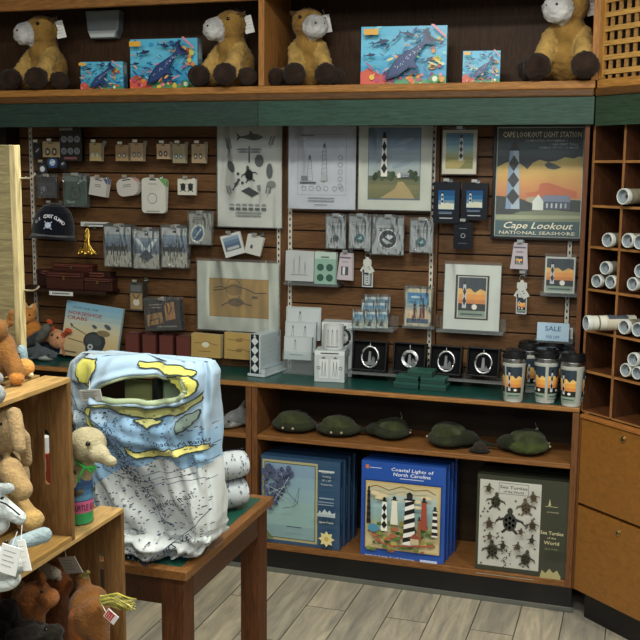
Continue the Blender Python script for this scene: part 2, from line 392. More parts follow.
# ------------------------------------------------------------------ angled corner cabinet
AA = R(41.8); CO = Vector((-.175, YF, 0))
def corner(name, label, cat, loc=(0, 0, 0)):
    u = Vector((math.cos(AA), -math.sin(AA), 0)); n = Vector((math.sin(AA), math.cos(AA), 0))
    return thing(name, label, cat, CO+u*loc[0]+n*loc[1]+Vector((0, 0, loc[2])), (0, 0, -AA))
UW = .60
t = corner('drawer_cabinet', 'angled wooden corner cabinet with two large drawer fronts', 'cabinet')
mb = MB(); mb.box(.012, UW, .018, .34, .116, .784, '5a3317'); mb.build('carcass', 'veneer', t)
mb = MB(); mb.box(.015, UW, .05, .07, 0, .116, '0b0b0e'); mb.build('toe_kick', 'plastic', t)
mb = MB(); mb.box(-.008, .004, .002, .03, .116, .775, '6e4728'); mb.build('corner_post', 'wood_z', t)
for z0, z1, zl in ((.452, .766, .738), (.118, .440, .40)):
    mb = MB(); mb.box(.006, UW, 0, .018, z0, z1, '88581e'); d = mb.build('drawer', 'veneer', t, bevel=.002)
    mb = MB(); p = (.205, 0, zl); mb.cyl(p, (p[0], -.004, p[2]), .011, n=18, col='c8b48a'); mb.cyl((p[0], -.004, p[2]), (p[0], -.007, p[2]), .007, n=14, col='8a7a55')
    mb.box(p[0]-.001, p[0]+.001, -.0074, -.007, p[2]-.004, p[2]+.004, '201810'); mb.build('lock', 'metal', d)
mb = MB(); mb.box(.0, UW, -.006, .06, .769, .784, 'a06630'); mb.build('moulding', 'wood_x', t, bevel=.004)
t = corner('pigeonhole_rack', 'wooden pigeonhole rack holding rolled poster tubes', 'rack', (0, .03, .785))
PZ = [.785, .935, 1.083, 1.233, 1.386, 1.531, 1.687, 1.82]; PU = [-.03, .112, .254, .396, .538]
mb = MB(); mb.box(-.03, .55, .29, .30, 0, 1.03, '26150c'); mb.build('back_panel', 'wood_z', t)  # back darkened for the shade deep in the pigeonholes
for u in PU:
    mb = MB(); mb.box(u-.005, u+.005, .002, .29, 0, 1.03, '4c2c18'); mb.box(u-.005, u+.005, 0, .002, 0, 1.03, '94663c'); mb.build('divider', 'wood_z', t, bevel=.001)  # sides darkened, front strip lightened: shaded depth and lit edge put into colour
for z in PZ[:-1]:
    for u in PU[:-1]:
        mb = MB(); mb.box(u+.005, u+.137, .003, .29, z-.785-.0045, z-.785+.0045, '5c361c'); mb.box(u+.005, u+.137, .0005, .003, z-.785-.0045, z-.785+.0045, '9c6c3c'); mb.build('shelf', 'wood_x', t, bevel=.001)  # same colouring for the shelves: shaded boards with a lit front strip
t = corner('lattice_cabinet', 'upper corner cabinet with wooden lattice door', 'cabinet', (0, 0, 1.81))
mb = MB(); mb.box(.0, UW, .0, .02, .0, .10, '2f4433'); mb.build('green_fascia', 'wood_x', t)
mb = MB(); mb.box(.0, UW, -.008, .012, .10, .127, '5e3f20'); mb.build('moulding', 'wood_x', t, bevel=.005)
mb = MB(); mb.box(.0, UW, .0, .3, .127, .157, 'b07c3c'); mb.build('bottom_rail', 'wood_x', t, bevel=.003)
mb = MB(); mb.box(.0, .022, .0, .02, .157, .56, 'b07c3c'); mb.build('side_rail', 'wood_z', t, bevel=.003)
mb = MB(); mb.box(.0, UW, .0, .3, .53, .56, 'b07c3c'); mb.build('top_rail', 'wood_x', t, bevel=.003)
mb = MB(); mb.box(.02, UW, .2, .21, .157, .53, '1c120c'); mb.build('back_panel', 'wood_x', t)
mb = MB()
for k in range(8): z = .172+k*.0475; mb.box(.022, UW, .004, .010, z, z+.017, 'c89a54')
for k in range(16): u = .04+k*.035; mb.box(u, u+.014, .010, .016, .157, .53, 'ab8048')
mb.build('lattice', 'wood_x', t)
# side skin of the corner, seen beyond the last standard
mb = MB(); mb.box(XR-.028, XR-.012, YF+.02, YW, ZC+.003, 1.815, '5e381f'); struct(mb.build('trim_9', 'wood_z'))
# ================================================================== ARTWORK
def rnd(a, b): return random.uniform(a, b)
def tower(a, u, v0, v1, w, lt='e8e8e0', dk='16181c', blue=None, k=3):
    """black and white diamond-patterned lighthouse"""
    H = v1-v0; b0, b1 = w/2, w*.32
    a.poly([(u-b0, v0), (u+b0, v0), (u+b1, v0+H*.86), (u-b1, v0+H*.86)], lt)
    if blue: a.poly([(u-b0, v0), (u-b0*.2, v0), (u-b1*.2, v0+H*.86), (u-b1, v0+H*.86)], blue)
    h = H*.86/(k+.5)
    for i in range(k):
        vc = v0+h*(i+.75); q = b0+(b1-b0)*(vc-v0)/(H*.86)
        a.poly([(u, vc-h*.5), (u+q, vc), (u, vc+h*.5), (u-q, vc)], dk)
    a.rect(u-b1*1.2, v0+H*.86, u+b1*1.2, v0+H*.885, dk); a.rect(u-b1*.7, v0+H*.885, u+b1*.7, v0+H*.96, dk)
    a.poly([(u-b1*.9, v0+H*.96), (u+b1*.9, v0+H*.96), (u, v0+H)], dk)
def striped(a, u, v0, v1, w, lt, dk, spiral=True, n=5):
    H = v1-v0; b0, b1 = w/2, w*.33
    a.poly([(u-b0, v0), (u+b0, v0), (u+b1, v0+H*.84), (u-b1, v0+H*.84)], lt)
    if dk != lt:
        for i in range(n):
            c = v0+H*.84*(i+.25)/n; d = H*.84/n*.5; s = d*.9 if spiral else 0; q = b0+(b1-b0)*(c-v0)/(H*.84)
            a.poly([(u-q, c), (u+q, c+s), (u+q, min(c+s+d, v0+H*.84)), (u-q, c+d)], dk)
    a.rect(u-b1*1.3, v0+H*.84, u+b1*1.3, v0+H*.87, '14161a'); a.rect(u-b1*.7, v0+H*.87, u+b1*.7, v0+H*.95, '2a2c30')
    a.poly([(u-b1*.9, v0+H*.95), (u+b1*.9, v0+H*.95), (u, v0+H)], '14161a')
def house(a, u, v, w, wall='e4e4dc', roof='7f86a0'):
    A = a.W/a.H; h = w*.28*A
    a.rect(u, v, u+w, v+h, '4a5268'); a.poly([(u-w*.03, v+h), (u+w*1.02, v+h), (u+w*.95, v+h*1.8), (u+w*.08, v+h*1.8)], roof)
    a.poly([(u-w*.3, v-h*.1), (u+w*.08, v-h*.1), (u+w*.08, v+h), (u-w*.1, v+h*1.9), (u-w*.3, v+h)], wall)
    for k in range(5): a.rect(u+w*(.18+k*.16), v+h*.2, u+w*(.24+k*.16), v+h*.8, 'c8ccd0')
def cape(a, u0=0, v0=0, u1=1, v1=1, txt=True):
    """sunset lighthouse poster"""
    U = lambda x: u0+(u1-u0)*x; V = lambda y: v0+(v1-v0)*y; w = u1-u0
    q = lambda pts, c: a.poly([(U(x), V(y)) for x, y in pts], c)
    a.rect(u0, v0, u1, v1, '2c3a44')
    a.grad(u0, V(.3), u1, V(.74), ['cc6a48', 'e09450', 'e4b45c', 'd8c47c'])
    q([(0, .74), (0, .64), (.1, .68), (.2, .7), (.3, .66), (.36, .62), (.42, .68), (.5, .71), (.6, .69), (.7, .7), (.8, .735), (.9, .72), (1, .76), (1, 1), (0, 1)], '26323c')
    q([(0, .74), (.3, .75), (.6, .72), (1, .8), (1, .93), (0, .9)], '34444e')
    q([(.36, .4), (.5, .42), (.52, .49), (.6, .5), (.7, .48), (.8, .45), (.95, .42), (.95, .36), (.36, .36)], 'cf6a3e')
    q([(.56, .66), (.6, .69), (.68, .67), (.76, .64), (.68, .62), (.6, .63)], '3a3f42')
    q([(.36, .36), (.5, .37), (.45, .34), (1, .35), (1, .31), (.36, .31)], 'b8a890')
    q([(0, .37), (.25, .36), (.45, .3), (.6, .35), (1, .34), (1, .2), (0, .2)], '1c2626')
    q([(0, .22), (.4, .23), (.62, .25), (1, .23), (1, .1), (0, .1)], '7f8468')
    q([(0, .25), (.1, .27), (.2, .24), (.34, .24), (.2, .2), (0, .2)], '12181a')
    q([(0, .15), (1, .17), (1, .2), (0, .19)], 'a8a888')
    q([(0, .0), (1, .0), (1, .14), (.5, .135), (0, .14)], '285058')
    tower(a, U(.2), V(.25), V(.88), w*.17, 'b8c4d4', '14161c', '8aa0c0', 3)
    house(a, U(.54), V(.25), w*.34)
    if txt:
        a.text('CAPE LOOKOUT LIGHT STATION', U(.52), V(.94), (v1-v0)*.05, 'd8d8c8', w=w*.92)
        a.text('COMPLETED NOVEMBER 1', U(.57), V(.885), (v1-v0)*.018, 'a8b0b0', w=w*.5)
        a.text('169 FEET TALL', U(.8), V(.85), (v1-v0)*.018, 'a8b0b0', w=w*.3)
        a.text('VISIBLE UP TO 19 MILES', U(.72), V(.82), (v1-v0)*.018, 'a8b0b0', w=w*.46)
        a.text('Cape Lookout', U(.5), V(.1), (v1-v0)*.06, 'e8e4d0', w=w*.82, shear=.35)
        a.text('NATIONAL SEASHORE', U(.5), V(.03), (v1-v0)*.03, 'd8d4c0', w=w*.9)
def minicape(a, u0=0, v0=0, u1=1, v1=1):
    U = lambda x: u0+(u1-u0)*x; V = lambda y: v0+(v1-v0)*y
    a.rect(u0, v0, u1, v1, '26323c'); a.grad(u0, V(.3), u1, V(.72), ['c87848', 'e0a04c', 'e4c478'], 3)
    a.poly([(U(x), V(y)) for x, y in ((0, .78), (.2, .66), (.4, .74), (.6, .62), (.8, .72), (1, .66), (1, 1), (0, 1))], '2c3a48')
    a.rect(u0, V(.16), u1, V(.34), '1a2020'); a.rect(u0, v0, u1, V(.16), '8a9c8c'); a.rect(U(.1), V(.05), U(.9), V(.09), '385058')
    tower(a, U(.22), V(.22), V(.92), (u1-u0)*.16, 'c8ccd4', '14161c', None, 2)
    a.ell(U(.6), V(.26), (u1-u0)*.1, 'e8e4dc')
def turtle(a, u, v, s, col='3c342c', rot=0, col2=None):
    c, d = math.cos(rot), math.sin(rot); A = a.W/a.H
    T = lambda x, y: (u+(x*c-y*d)*s, v+(x*d+y*c)*s*A)
    for q in (-1, 1):
        a.poly([T(q*.3, .35), T(q*.9, .15), T(q*1.05, -.2), T(q*.75, .05), T(q*.35, .1)], col)
        a.poly([T(q*.25, -.4), T(q*.6, -.75), T(q*.45, -.85), T(q*.1, -.5)], col)
    a.ell(*T(0, .78), s*.2, col, s*.26, 8, rot)
    a.ell(u, v, s*.48, col, s*.66, 12, rot)
    if col2:
        for x, y in ((0, .3), (0, -.05), (0, -.4), (.25, .15), (-.25, .15), (.24, -.2), (-.24, -.2)): a.ell(*T(x, y), s*.1, col2, s*.13, 6, rot, keep=True)
def fish(a, u, v, s, col, rot=0):
    c, d = math.cos(rot), math.sin(rot); A = a.W/a.H
    T = lambda x, y: (u+(x*c-y*d)*s, v+(x*d+y*c)*s*A)
    a.poly([T(x, y) for x, y in ((1, 0), (.6, .2), (.1, .26), (-.5, .1), (-.8, .06), (-1.1, .35), (-1, 0), (-1.1, -.3), (-.8, -.05), (-.4, -.1), (.2, -.24), (.7, -.16))], col)
    a.poly([T(.2, .22), T(-.05, .5), T(-.1, .2)], col)
def sprig(a, u, v, s, col, n=5, rot=0):
    A = a.W/a.H; c, d = math.cos(rot), math.sin(rot)
    a.line([(u, v), (u-d*s, v+c*s*A)], .006, col)
    for i in range(n):
        t = .25+.75*i/n; x, y = u-d*s*t, v+c*s*A*t
        for q in (-1, 1): a.ell(x+q*s*.14, y+s*.08*A, s*.035, col, s*.12, 6, rot-q*.7, keep=True)
def puzzle_sea(a, big=True, seed=1):
    r = random.Random(seed); a.grad(0, 0, 1, 1, ['2a8ac0', '4ab0dc', '6cc8ea', '58b8e0'], 6)
    for k in range(26): a.ell(r.random(), r.random(), r.uniform(.02, .07), r.choice(['3a9cd0', '8cd8ee', '3488c0', '5cc8d8', 'a4e0ea']), r.uniform(.01, .025), 8, r.uniform(-.6, .6))
    a.poly([(0, 0), (0, .22), (.1, .3), (.2, .2), (.32, .16), (.38, 0)], 'd8604c'); a.poly([(.3, 0), (.36, .12), (.5, .1), (.62, .14), (.8, .08), (1, .16), (1, 0)], '58a070')
    for k in range(30): a.ell(r.uniform(0, .98), r.uniform(.02, .2), r.uniform(.01, .035), r.choice(['e8704c', 'e8a040', 'c84878', 'f0c850', '7c3c80', '3c9c68', 'f08c98']), n=7)
    for k in range(12): a.ell(r.uniform(.8, .97), r.uniform(.3, .8), r.uniform(.015, .04), r.choice(['e8c850', 'd8d060', 'e89040', 'a8c858', 'c8504c']), n=7)
    for k in range(26): fish(a, r.uniform(.05, .95), r.uniform(.2, .95), r.uniform(.025, .06), r.choice(['1c4a80', '244c90', '30384c', '2c6a98', 'd8804c']), r.uniform(-.6, .9))
    for x, y, s, w in ((.25, .72, .1, .2), (.55, .85, .09, -.2), (.12, .5, .07, .1), (.75, .88, .08, .6), (.62, .2, .09, .2)): fish(a, x, y, s, '1f3560', w)
    for k in range(16): a.ell(r.uniform(.05, .95), r.uniform(.2, .5), r.uniform(.03, .07), r.choice(['e8d890', 'd890a8', '9c70a0', '68b088', 'e8a878', '3c5c90']), r.uniform(.006, .016), 8, r.uniform(-1, 1))
    fish(a, .56, .44, .36, '18264c', .75+PI); fish(a, .56, .44, .31, '2c4478', .75+PI)
    for k in range(24): t = r.uniform(-.2, .2); a.ell(.56+t*.75+r.uniform(-.03, .03), .44+t*.95, .006, 'c8d8ec', n=5, keep=True)
    a.rect(.05, .84, .22, .94, 'e8b040')
    a.ell(.88, .09, .05, '3a9c48'); a.ell(.88, .09, .03, 'e8e8d8')
    a.poly([(.86, 1), (1, .8), (1, .76), (.82, 1)], 'e8889c')
def bars(a, u0, u1, v, n, dv, h, col, seed=0):
    r = random.Random(seed)
    for k in range(n): a.rect(u0, v-k*dv, u0+(u1-u0)*r.uniform(.75, 1), v-k*dv+h, col, k > 0)
# ---- poster / print drawings
def d_nature(a):
    a.rect(0, 0, 1, 1, 'c4c6c0'); K = '343a3c'; fish(a, .52, .89, .2, K, .0)
    a.line([(.5, .64), (.5, .8)], .025, K); 
    for q in (-1, 1): a.ell(.5+q*.1, .77, .1, '6b7274', .018); a.ell(.5+q*.09, .745, .09, '6b7274', .014)
    for x, y, s, w in ((.2, .74, .2, .2), (.82, .78, .18, -.3), (.78, .3, .2, -.2), (.2, .3, .16, .2), (.66, .34, .12, .1)): sprig(a, x, y, s, K, 6, w)
    turtle(a, .5, .52, .13, K, .2, '8a8e88'); a.ell(.66, .66, .07, '50585a', .09); a.ell(.22, .6, .05, K, .09, rot=.4); a.ell(.82, .56, .05, '50585a', .11)
    for x, y in ((.34, .47), (.4, .44), (.33, .53)): a.ell(x, y, .022, K)
    fish(a, .3, .42, .09, K, 1); a.poly([(.38, .36), (.55, .3), (.66, .34), (.5, .4)], K); a.ell(.85, .43, .07, '707876', .05)
    [a.rect(.2+.1*k, .215, .27+.1*k, .232, '7c8284') for k in range(6)]; [a.rect(.2+.1*k, .17, .275+.1*k, .195, '50585a') for k in range(6)]; bars(a, .3, .72, .14, 2, .03, .012, '7c8280')
def d_blueprint(a):
    a.rect(0, 0, 1, 1, 'c0c4cc'); K = '6b7478'
    for r_ in ((.14, .17, .86, .9),): a.line([(r_[0], r_[1]), (r_[2], r_[1]), (r_[2], r_[3]), (r_[0], r_[3]), (r_[0], r_[1])], .004, K)
    for u, h in ((.32, .66), (.54, .8)):
        a.line([(u-.045, .34), (u-.02, h-.06), (u+.02, h-.06), (u+.045, .34), (u-.045, .34)], .005, '4c5458')
        a.rect(u-.02, h-.06, u+.02, h-.03, K); a.poly([(u-.02, h-.03), (u+.02, h-.03), (u, h)], '4c5458')
        for k in range(7): a.line([(u-.03, .38+k*(h-.44)/7), (u+.03, .4+k*(h-.44)/7)], .004, K)
    for k in range(5): a.ring(.78, .62-k*.085, .035, .005, '4c5458', 12)
    for k in range(6): a.ring(.24+k*.11 if k < 4 else .3+k*.1, .25, .035, .005, '4c5458', 12)
    a.rect(.18, .31, .42, .33, '4c5458'); a.rect(.2, .35, .3, .4, K); a.rect(.5, .34, .58, .42, 'a0a8ac'); bars(a, .3, .72, .13, 2, .035, .01, K); bars(a, .4, .6, .05, 1, .03, .008, K); bars(a, .2, .4, .88, 1, .02, .01, K)
def d_paint(a):
    a.rect(0, 0, 1, 1, 'c6cabf'); a.rect(.13, .12, .85, .98, '5c6e7c'); a.grad(.14, .4, .84, .975, ['b0b8b4', '9cacb4', '7c94a8', '6080a0'], 9)
    for x, y, w in ((.5, .7, .3), (.65, .82, .2), (.35, .6, .2), (.6, .55, .25)): a.ell(x, y, w*.6, '8fa0ac', w*.14, 10, .35)
    a.grad(.14, .14, .84, .41, ['6b6a3c', '7c7a48', '4c5a38'], 5)
    a.poly([(.3, .14), (.78, .14), (.7, .25), (.62, .34), (.55, .34), (.5, .25)], 'b09c68')
    for k in range(26): a.ell(random.choice([rnd(.17, .5), rnd(.68, .8)]), rnd(.38, .45), .03, random.choice(['34482c', '42563a', '2c3c28']), .045, 7)
    tower(a, .36, .4, .93, .09, 'd8d8d0', '15171b', None, 3); house(a, .58, .39, .13, 'dcdcd4', '9098a0')
def d_ochre(a):
    a.rect(0, 0, 1, 1, 'c4cac0'); a.rect(.15, .2, .88, .76, '9a7c44'); a.rect(.16, .215, .87, .745, 'a98a4c'); K = '4c3c24'
    a.ell(.45, .6, .1, '8a6c3a', .07); a.ring(.45, .6, .1, .006, K, 16, .13); a.line([(.2, .58), (.32, .6), (.45, .66), (.6, .62), (.72, .56), (.86, .57)], .012, K)
    a.line([(.22, .62), (.3, .64), (.36, .62)], .01, K); a.ell(.48, .42, .1, '6a5430', .05); a.line([(.3, .36), (.45, .46), (.6, .4), (.68, .38)], .012, K); a.line([(.68, .5), (.75, .5)], .03, '6a5430')
def d_small_light(a):
    a.rect(0, 0, 1, 1, 'd2cdb8'); a.grad(.1, .2, .9, .93, ['6a7438', 'a8a468', '8cb0b0', '5c90a8', '5488a8'], 8); a.rect(.1, .12, .9, .3, '7c7c3c'); a.poly([(.1, .12), (.5, .12), (.7, .3), (.4, .34), (.1, .28)], 'b0a060')
    tower(a, .55, .3, .9, .14, 'e0e0d8', '20242c', None, 3)
def d_matcape(a): a.rect(0, 0, 1, 1, 'ccd2cc'); a.rect(.2, .16, .8, .84, '20242a'); a.rect(.24, .185, .765, .82, 'c8c8bc'); minicape(a, .26, .2, .745, .805)
def d_frame(a): a.rect(0, 0, 1, 1, 'b8bcb0'); cape(a, .012, .008, .988, .992)
# ================================================================== WALL GOODS
WG = MB(); HOOKS = 'metal peg hooks on the slat wall'
def hook(x, z, L, what):
    mb = MB(); mb.box(-.009, .009, -.003, .0, -.012, .012, '9a9c9c'); mb.tube([(0, 0, 0), (0, -L, .0), (0, -L-.008, .008)], .0022, 6, 'c8cccc')
    mb.box(-.011, .011, -L-.012, -L-.0105, .004, .015, 'd8dcdc')
    tag(mb.build('peg_hook', 'metal', loc=(x, YW, z)), ' '.join(('metal peg hook holding the '+what).split()[:16]), 'hook', HOOKS)
def wr(r, Y):
    x0, y0, x1, y1 = r; ym, xm = (y0+y1)/2, (x0+x1)/2
    a, b = at(x0, ym, Y), at(x1, ym, Y); t, q = at(xm, y0, Y), at(xm, y1, Y)
    return (a.x+b.x)/2, q.z, b.x-a.x, t.z-q.z
BG, OR = 'paper', 'gloss'
def card(name, label, cat, r, draw, off=.05, th=.004, fin='paper', edge='c8c8c0', tilt=0, n=1, short=None, hooked=True, sleeve=None, gap=None, hole=True, lean=0, group=None, frame=None, shift=0, shape=None):
    """flat goods hanging (or standing) parallel to the slat wall"""
    Y = YW-off; X, Z, w, h = wr(r, Y); out = []; gap = gap or th*1.6
    for k in range(n):
        mb = MB()
        if frame: mb.box(-w/2, w/2, -th, 0, 0, h, frame)
        elif shape: mb.extr([(-w/2+u*w, v*h) for u, v in shape], -th, 0, edge)
        else: mb.box(-w/2, w/2, -th, 0, 0, h, edge)
        a = Art(mb, w, h, x0=-w/2, z0=0, y=-th); a.shape = shape
        draw(a); ro = (R(-lean), R(tilt+(k*1.5 if k else 0)), 0)
        lo = Vector((X+k*shift, Y+k*gap, Z))
        if hooked: lo = Vector((X+k*shift*.3, Y+k*gap, Z+h))-Euler(ro).to_matrix() @ Vector((0, 0, h))
        o = mb.build(name, fin, loc=lo, rot=ro); out.append(o)
        tag(o, label if k == 0 else ' '.join((short or label).split()[:10])+', stacked behind the front one', cat, group or ((short or name.replace('_', ' '))+'s sharing one hook' if n > 1 else None))
        if sleeve:
            s = MB(); s.box(-w/2-.003, w/2+.003, -th-.005, .0015, -.004, h+.012, 'ffffff'); s.build('plastic_sleeve', sleeve, o)
            if hole: s = MB(); s.box(-.012, .012, -th-.007, -th-.0055, h+.0, h+.014, 'aab0b4'); s.build('header_tab', 'plastic', o)
    if hooked: hook(X, Z+h-.001, off+th+.004, short or name.replace('_', ' '))
    return out
# large prints
card('wildlife_print', 'large pale print of inked fish, turtle and seaside plants in shiny wrap', 'print', (218, 126, 282, 227), d_nature, .04, .004, sleeve='sleeve', hooked=False)
card('blueprint_print', 'grey print of technical lighthouse drawings in a clear wrap', 'print', (289, 126, 356, 209), d_blueprint, .04, .004, sleeve='sleeve', hooked=False, hole=False)
card('lighthouse_painting', 'matted painting of checkered lighthouse, cottage and sandy path in shiny wrap', 'print', (359, 126, 432, 210), d_paint, .04, .004, sleeve='sleeve', hooked=False, hole=False)
card('matted_sketch', 'matted ochre drawing of a sea animal in shiny wrap', 'print', (198, 262, 279, 331), d_ochre, .045, .004, sleeve='sleeve', hooked=False, hole=False)
t = None
Y = YW-.012; X, Z, w, h = wr((493, 124, 586, 240), Y); t = thing('framed_poster', 'large black framed sunset poster of a lighthouse station with white script title', 'poster', (X, Y, Z))
mb = MB(); f = .012
for b in ((-w/2, -w/2+f, 0, h), (w/2-f, w/2, 0, h), (-w/2+f, w/2-f, 0, f), (-w/2+f, w/2-f, h-f, h)): mb.box(b[0], b[1], -.02, 0, b[2], b[3], '0c0c0e')
mb.build('frame', 'plastic', t, bevel=.002); mb = MB(); mb.box(-w/2+f, w/2-f, -.008, 0, f, h-f, '101010'); a = Art(mb, w-2*f, h-2*f, x0=-w/2+f, z0=f, y=-.008); d_frame(a); mb.build('poster_print', 'paper', t)
mb = MB(); mb.box(-w/2+f, w/2-f, -.0155, -.0145, f, h-f, 'ffffff'); mb.build('glass', 'acrylic', t)
card('lighthouse_print', 'small print of a checkered lighthouse on a grassy dune in a clear sleeve', 'print', (443, 130, 477, 174), d_small_light, .05, .01, sleeve='sleeve', short='small lighthouse print', hole=False)
card('matted_print', 'white matted print of sunset lighthouse leaning on a clear ledge', 'print', (444, 265, 500, 330), d_matcape, .05, .006, sleeve='sleeve', hooked=False, hole=False, lean=4)
card('sunset_card', 'small unmatted sunset lighthouse print on a clear ledge', 'print', (545, 257, 575, 293), lambda a: (a.rect(0, 0, 1, 1, 'c8ccc4'), minicape(a, .05, .05, .95, .95)), .06, .006, sleeve='sleeve', hooked=False, hole=False, lean=3)
# black packets right
def d_black(a, big=True):
    a.rect(0, 0, 1, 1, '12161f'); a.rect(.18, .32, .82, .8, '0a4a86'); a.grad(.2, .34, .8, .78, ['b8c0a8', '2a6a98', '10406c'], 4)
    tower(a, .34, .45, .76, .1, 'd8dce0', '101418', None, 2); a.poly([(.2, .34), (.8, .34), (.8, .48), (.5, .5), (.3, .44), (.2, .46)], 'c8ccb8'); bars(a, .22, .75, .26, 2, .035, .015, '7890a8'); a.rect(.25, .11, .75, .135, 'a8b0b8')
card('boxed_magnet', 'left black carded souvenir with blue lighthouse picture under small print', 'souvenir', (434, 182, 460, 223), d_black, .07, .012, fin='gloss', edge='0e1118', n=2, short='left black souvenir card', shift=-.003)
card('boxed_magnet', 'right black carded souvenir with blue lighthouse picture under small print', 'souvenir', (462, 183, 488, 220), d_black, .06, .012, fin='gloss', edge='0e1118', n=2, short='right black souvenir card')
card('boxed_pin', 'small black carded pin packet below the two blue lighthouse cards', 'souvenir', (454, 222, 473, 249), lambda a: (a.rect(0, 0, 1, 1, '10141c'), a.ring(.5, .5, .12, .03, '9aa4b0'), bars(a, .3, .7, .75, 1, .1, .03, '606c80'), bars(a, .25, .75, .2, 1, .1, .03, '4a5468')), .06, .01, fin='gloss', edge='0e1118', short='small black pin packet')
# grey necklace pouches
def d_pouch(kind):
    def f(a):
        a.rect(0, 0, 1, 1, 'a4aaac'); a.rect(0, .8, 1, 1, '8c9498'); bars(a, .2, .8, .7, 2, .06, .02, '5c6468')
        if kind == 3:
            a.ell(.5, .42, .3, '18242c'); a.ring(.5, .42, .31, .03, 'e0e4e8'); a.poly([(.3, .4), (.5, .55), (.7, .5), (.55, .4), (.66, .3), (.45, .28)], 'c8d0d8'); a.line([(.3, .5), (.7, .3)], .05, '10181c')
        else:
            a.ell(.5, .32, .2 if kind else .15, '2e7078' if kind else '5c6a70'); a.ring(.5, .32, .21 if kind else .16, .03, '384c54'); a.poly([(.38, .3), (.6, .4), (.62, .26)], 'b8d8dc' if kind else '384850')
            a.line([(.35, .75), (.42, .5), (.5, .42), (.58, .5), (.65, .75)], .015, '5c6468')
    return f
for r, k, l in (((327, 217, 346, 248), 0, 'grey bagged necklace with small dark pendant, leftmost of its row'), ((350, 217, 371, 248), 1, 'bagged teal medallion necklace left of the large black ornament bag'), ((373, 218, 404, 254), 3, 'wide clear bag with black and silver round ornament'), ((411, 221, 433, 252), 1, 'bagged teal medallion necklace right of the large black ornament bag')):
    card('bagged_ornament' if k == 3 else 'bagged_necklace', l, 'jewelry', r, d_pouch(k), .075, .008, n=2, sleeve='bag', short=l.split(',')[0])
# earring cards, top row
def d_ear(col, dk):
    def f(a):
        a.rect(0, 0, 1, 1, col); a.rect(.35, .88, .65, .94, '605848')
        for q in (.3, .7): a.line([(q, .75), (q, .5)], .03, '8a8a80'); a.ell(q, .35, .14, dk, .2); a.ell(q, .35, .07, 'b8b8a8', .1)
    return f
for k, (r, col, dk, d) in enumerate((((43, 142, 60, 157), 'a08c68', '3c342c', 'tan earring card with pale clasp near the dark left edge'), ((90, 143, 101, 161), 'a08c60', '9ca8a0', 'tan earring card with grey beads right of the dark medal card'), ((116, 145, 128, 161), '9a7c58', '5a6458', 'brown earring card, second tan card from the left in its row'), ((131, 143, 143, 161), 'a08868', '4a5258', 'tan earring card with dark drops above the oval white cards'), ((157, 144, 170, 159), 'b09478', '3c2c28', 'pale tan card with two small dark studs'), ((173, 144, 185, 163), '8f8468', '3c5c70', 'olive tan earring card with blue drops'), ((192, 144, 205, 163), '9a8468', '484440', 'tan earring card, rightmost of the top row'))):
    card('earring_card', d, 'earrings', r, d_ear(col, dk), .08, .003, n=3, gap=.012, short=d, shift=.004)
# medal magnets card & round magnets
def d_medals(a):
    a.rect(0, 0, 1, 1, '14161a'); a.rect(.0, .92, .6, 1, '7a7c74')
    for y in (.66, .3): 
        for x in (.2, .5, .8): a.ell(x, y, .13, '8c929c'); a.ell(x, y, .09, '30343c'); a.ring(x, y, .06, .02, 'a0a6b0')
    a.rect(.2, .05, .8, .12, '74484c')
card('medal_card', 'tall dark card of round pewter medals at top left of slat wall', 'souvenir', (61, 128, 83, 161), d_medals, .07, .01, fin='gloss', edge='101216', n=2, short='dark medal card')
def d_round(col, c2): return lambda a: (a.ell(.5, .5, .5, '20242c', n=20), a.ell(.5, .5, .44, col, n=20), a.ell(.5, .5, .25, c2), a.line([(.3, .4), (.7, .62)], .08, 'd0d4d8'))
for r, c1, c2, l in (((34, 143, 42, 158), '26242c', '3c3840', 'narrow dark keychain card hanging at the far left standard'), ((47, 157, 59, 168), '2a4470', '9ab0c8', 'round blue badge magnet above the dark blister pack'), ((60, 158, 67, 169), '1c2430', '48586c', 'small dark round magnet beside the blue badge'), ((38, 163, 48, 175), '30343c', 'c8ccd0', 'round silver and black magnet with pale crescent')):
    card('badge_magnet', l, 'magnet', r, d_round(c1, c2), .06, .004, fin='gloss', edge='14161c', short=l)
# second row
def d_blister(a): a.rect(0, 0, 1, 1, '24262c'); a.rect(.1, .1, .9, .7, '3c4048'); a.ell(.3, .4, .12, '8890a0'); a.rect(.5, .2, .85, .6, '303238')
def d_green(a): a.rect(0, 0, 1, 1, '2c5044'); a.rect(0, .82, 1, 1, '6c7c78'); a.ring(.5, .42, .26, .05, '14302c'); a.ell(.5, .42, .1, '18382f'); a.line([(.6, .75), (.9, .9)], .04, 'a0b0a8'); a.line([(.1, .2), (.3, .1)], .04, '88a898'); bars(a, .1, .5, .15, 2, .05, .02, 'a8b8a8')
card('blister_pack', 'dark blister pack above the navy cap', 'souvenir', (39, 177, 58, 197), d_blister, .06, .01, fin='gloss', edge='202228', short='dark blister pack', sleeve='bag')
card('bracelet_pack', 'dark green bagged bracelet pack right of the dark blister pack', 'souvenir', (65, 176, 88, 206), d_green, .07, .008, fin='gloss', edge='284438', n=2, sleeve='bag', short='dark green bracelet pack', shift=.004)
def d_oval(c2=None):
    def f(a):
        a.rect(0, 0, 1, 1, 'b8b4b0'); a.rect(.3, .86, .7, .92, '383838'); bars(a, .3, .7, .6, 2, .1, .04, '70706c')
        if c2: a.poly([(.75, 1), (1, 1), (1, .7)], c2)
    return f
card('charm_card', 'white charm card with rounded corners right of the green pack', 'souvenir', (91, 178, 108, 196), d_oval('484c80'), .07, .003, n=3, gap=.012, tilt=8, short='left white charm card', shift=.008)
card('charm_card', 'white charm card with pink corner, left of the bracelet card', 'souvenir', (116, 178, 137, 196), d_oval('b07068'), .07, .003, n=3, gap=.012, shape=rounded(.3, 1.2), tilt=-8, short='white charm card with pink corner', shift=.006)
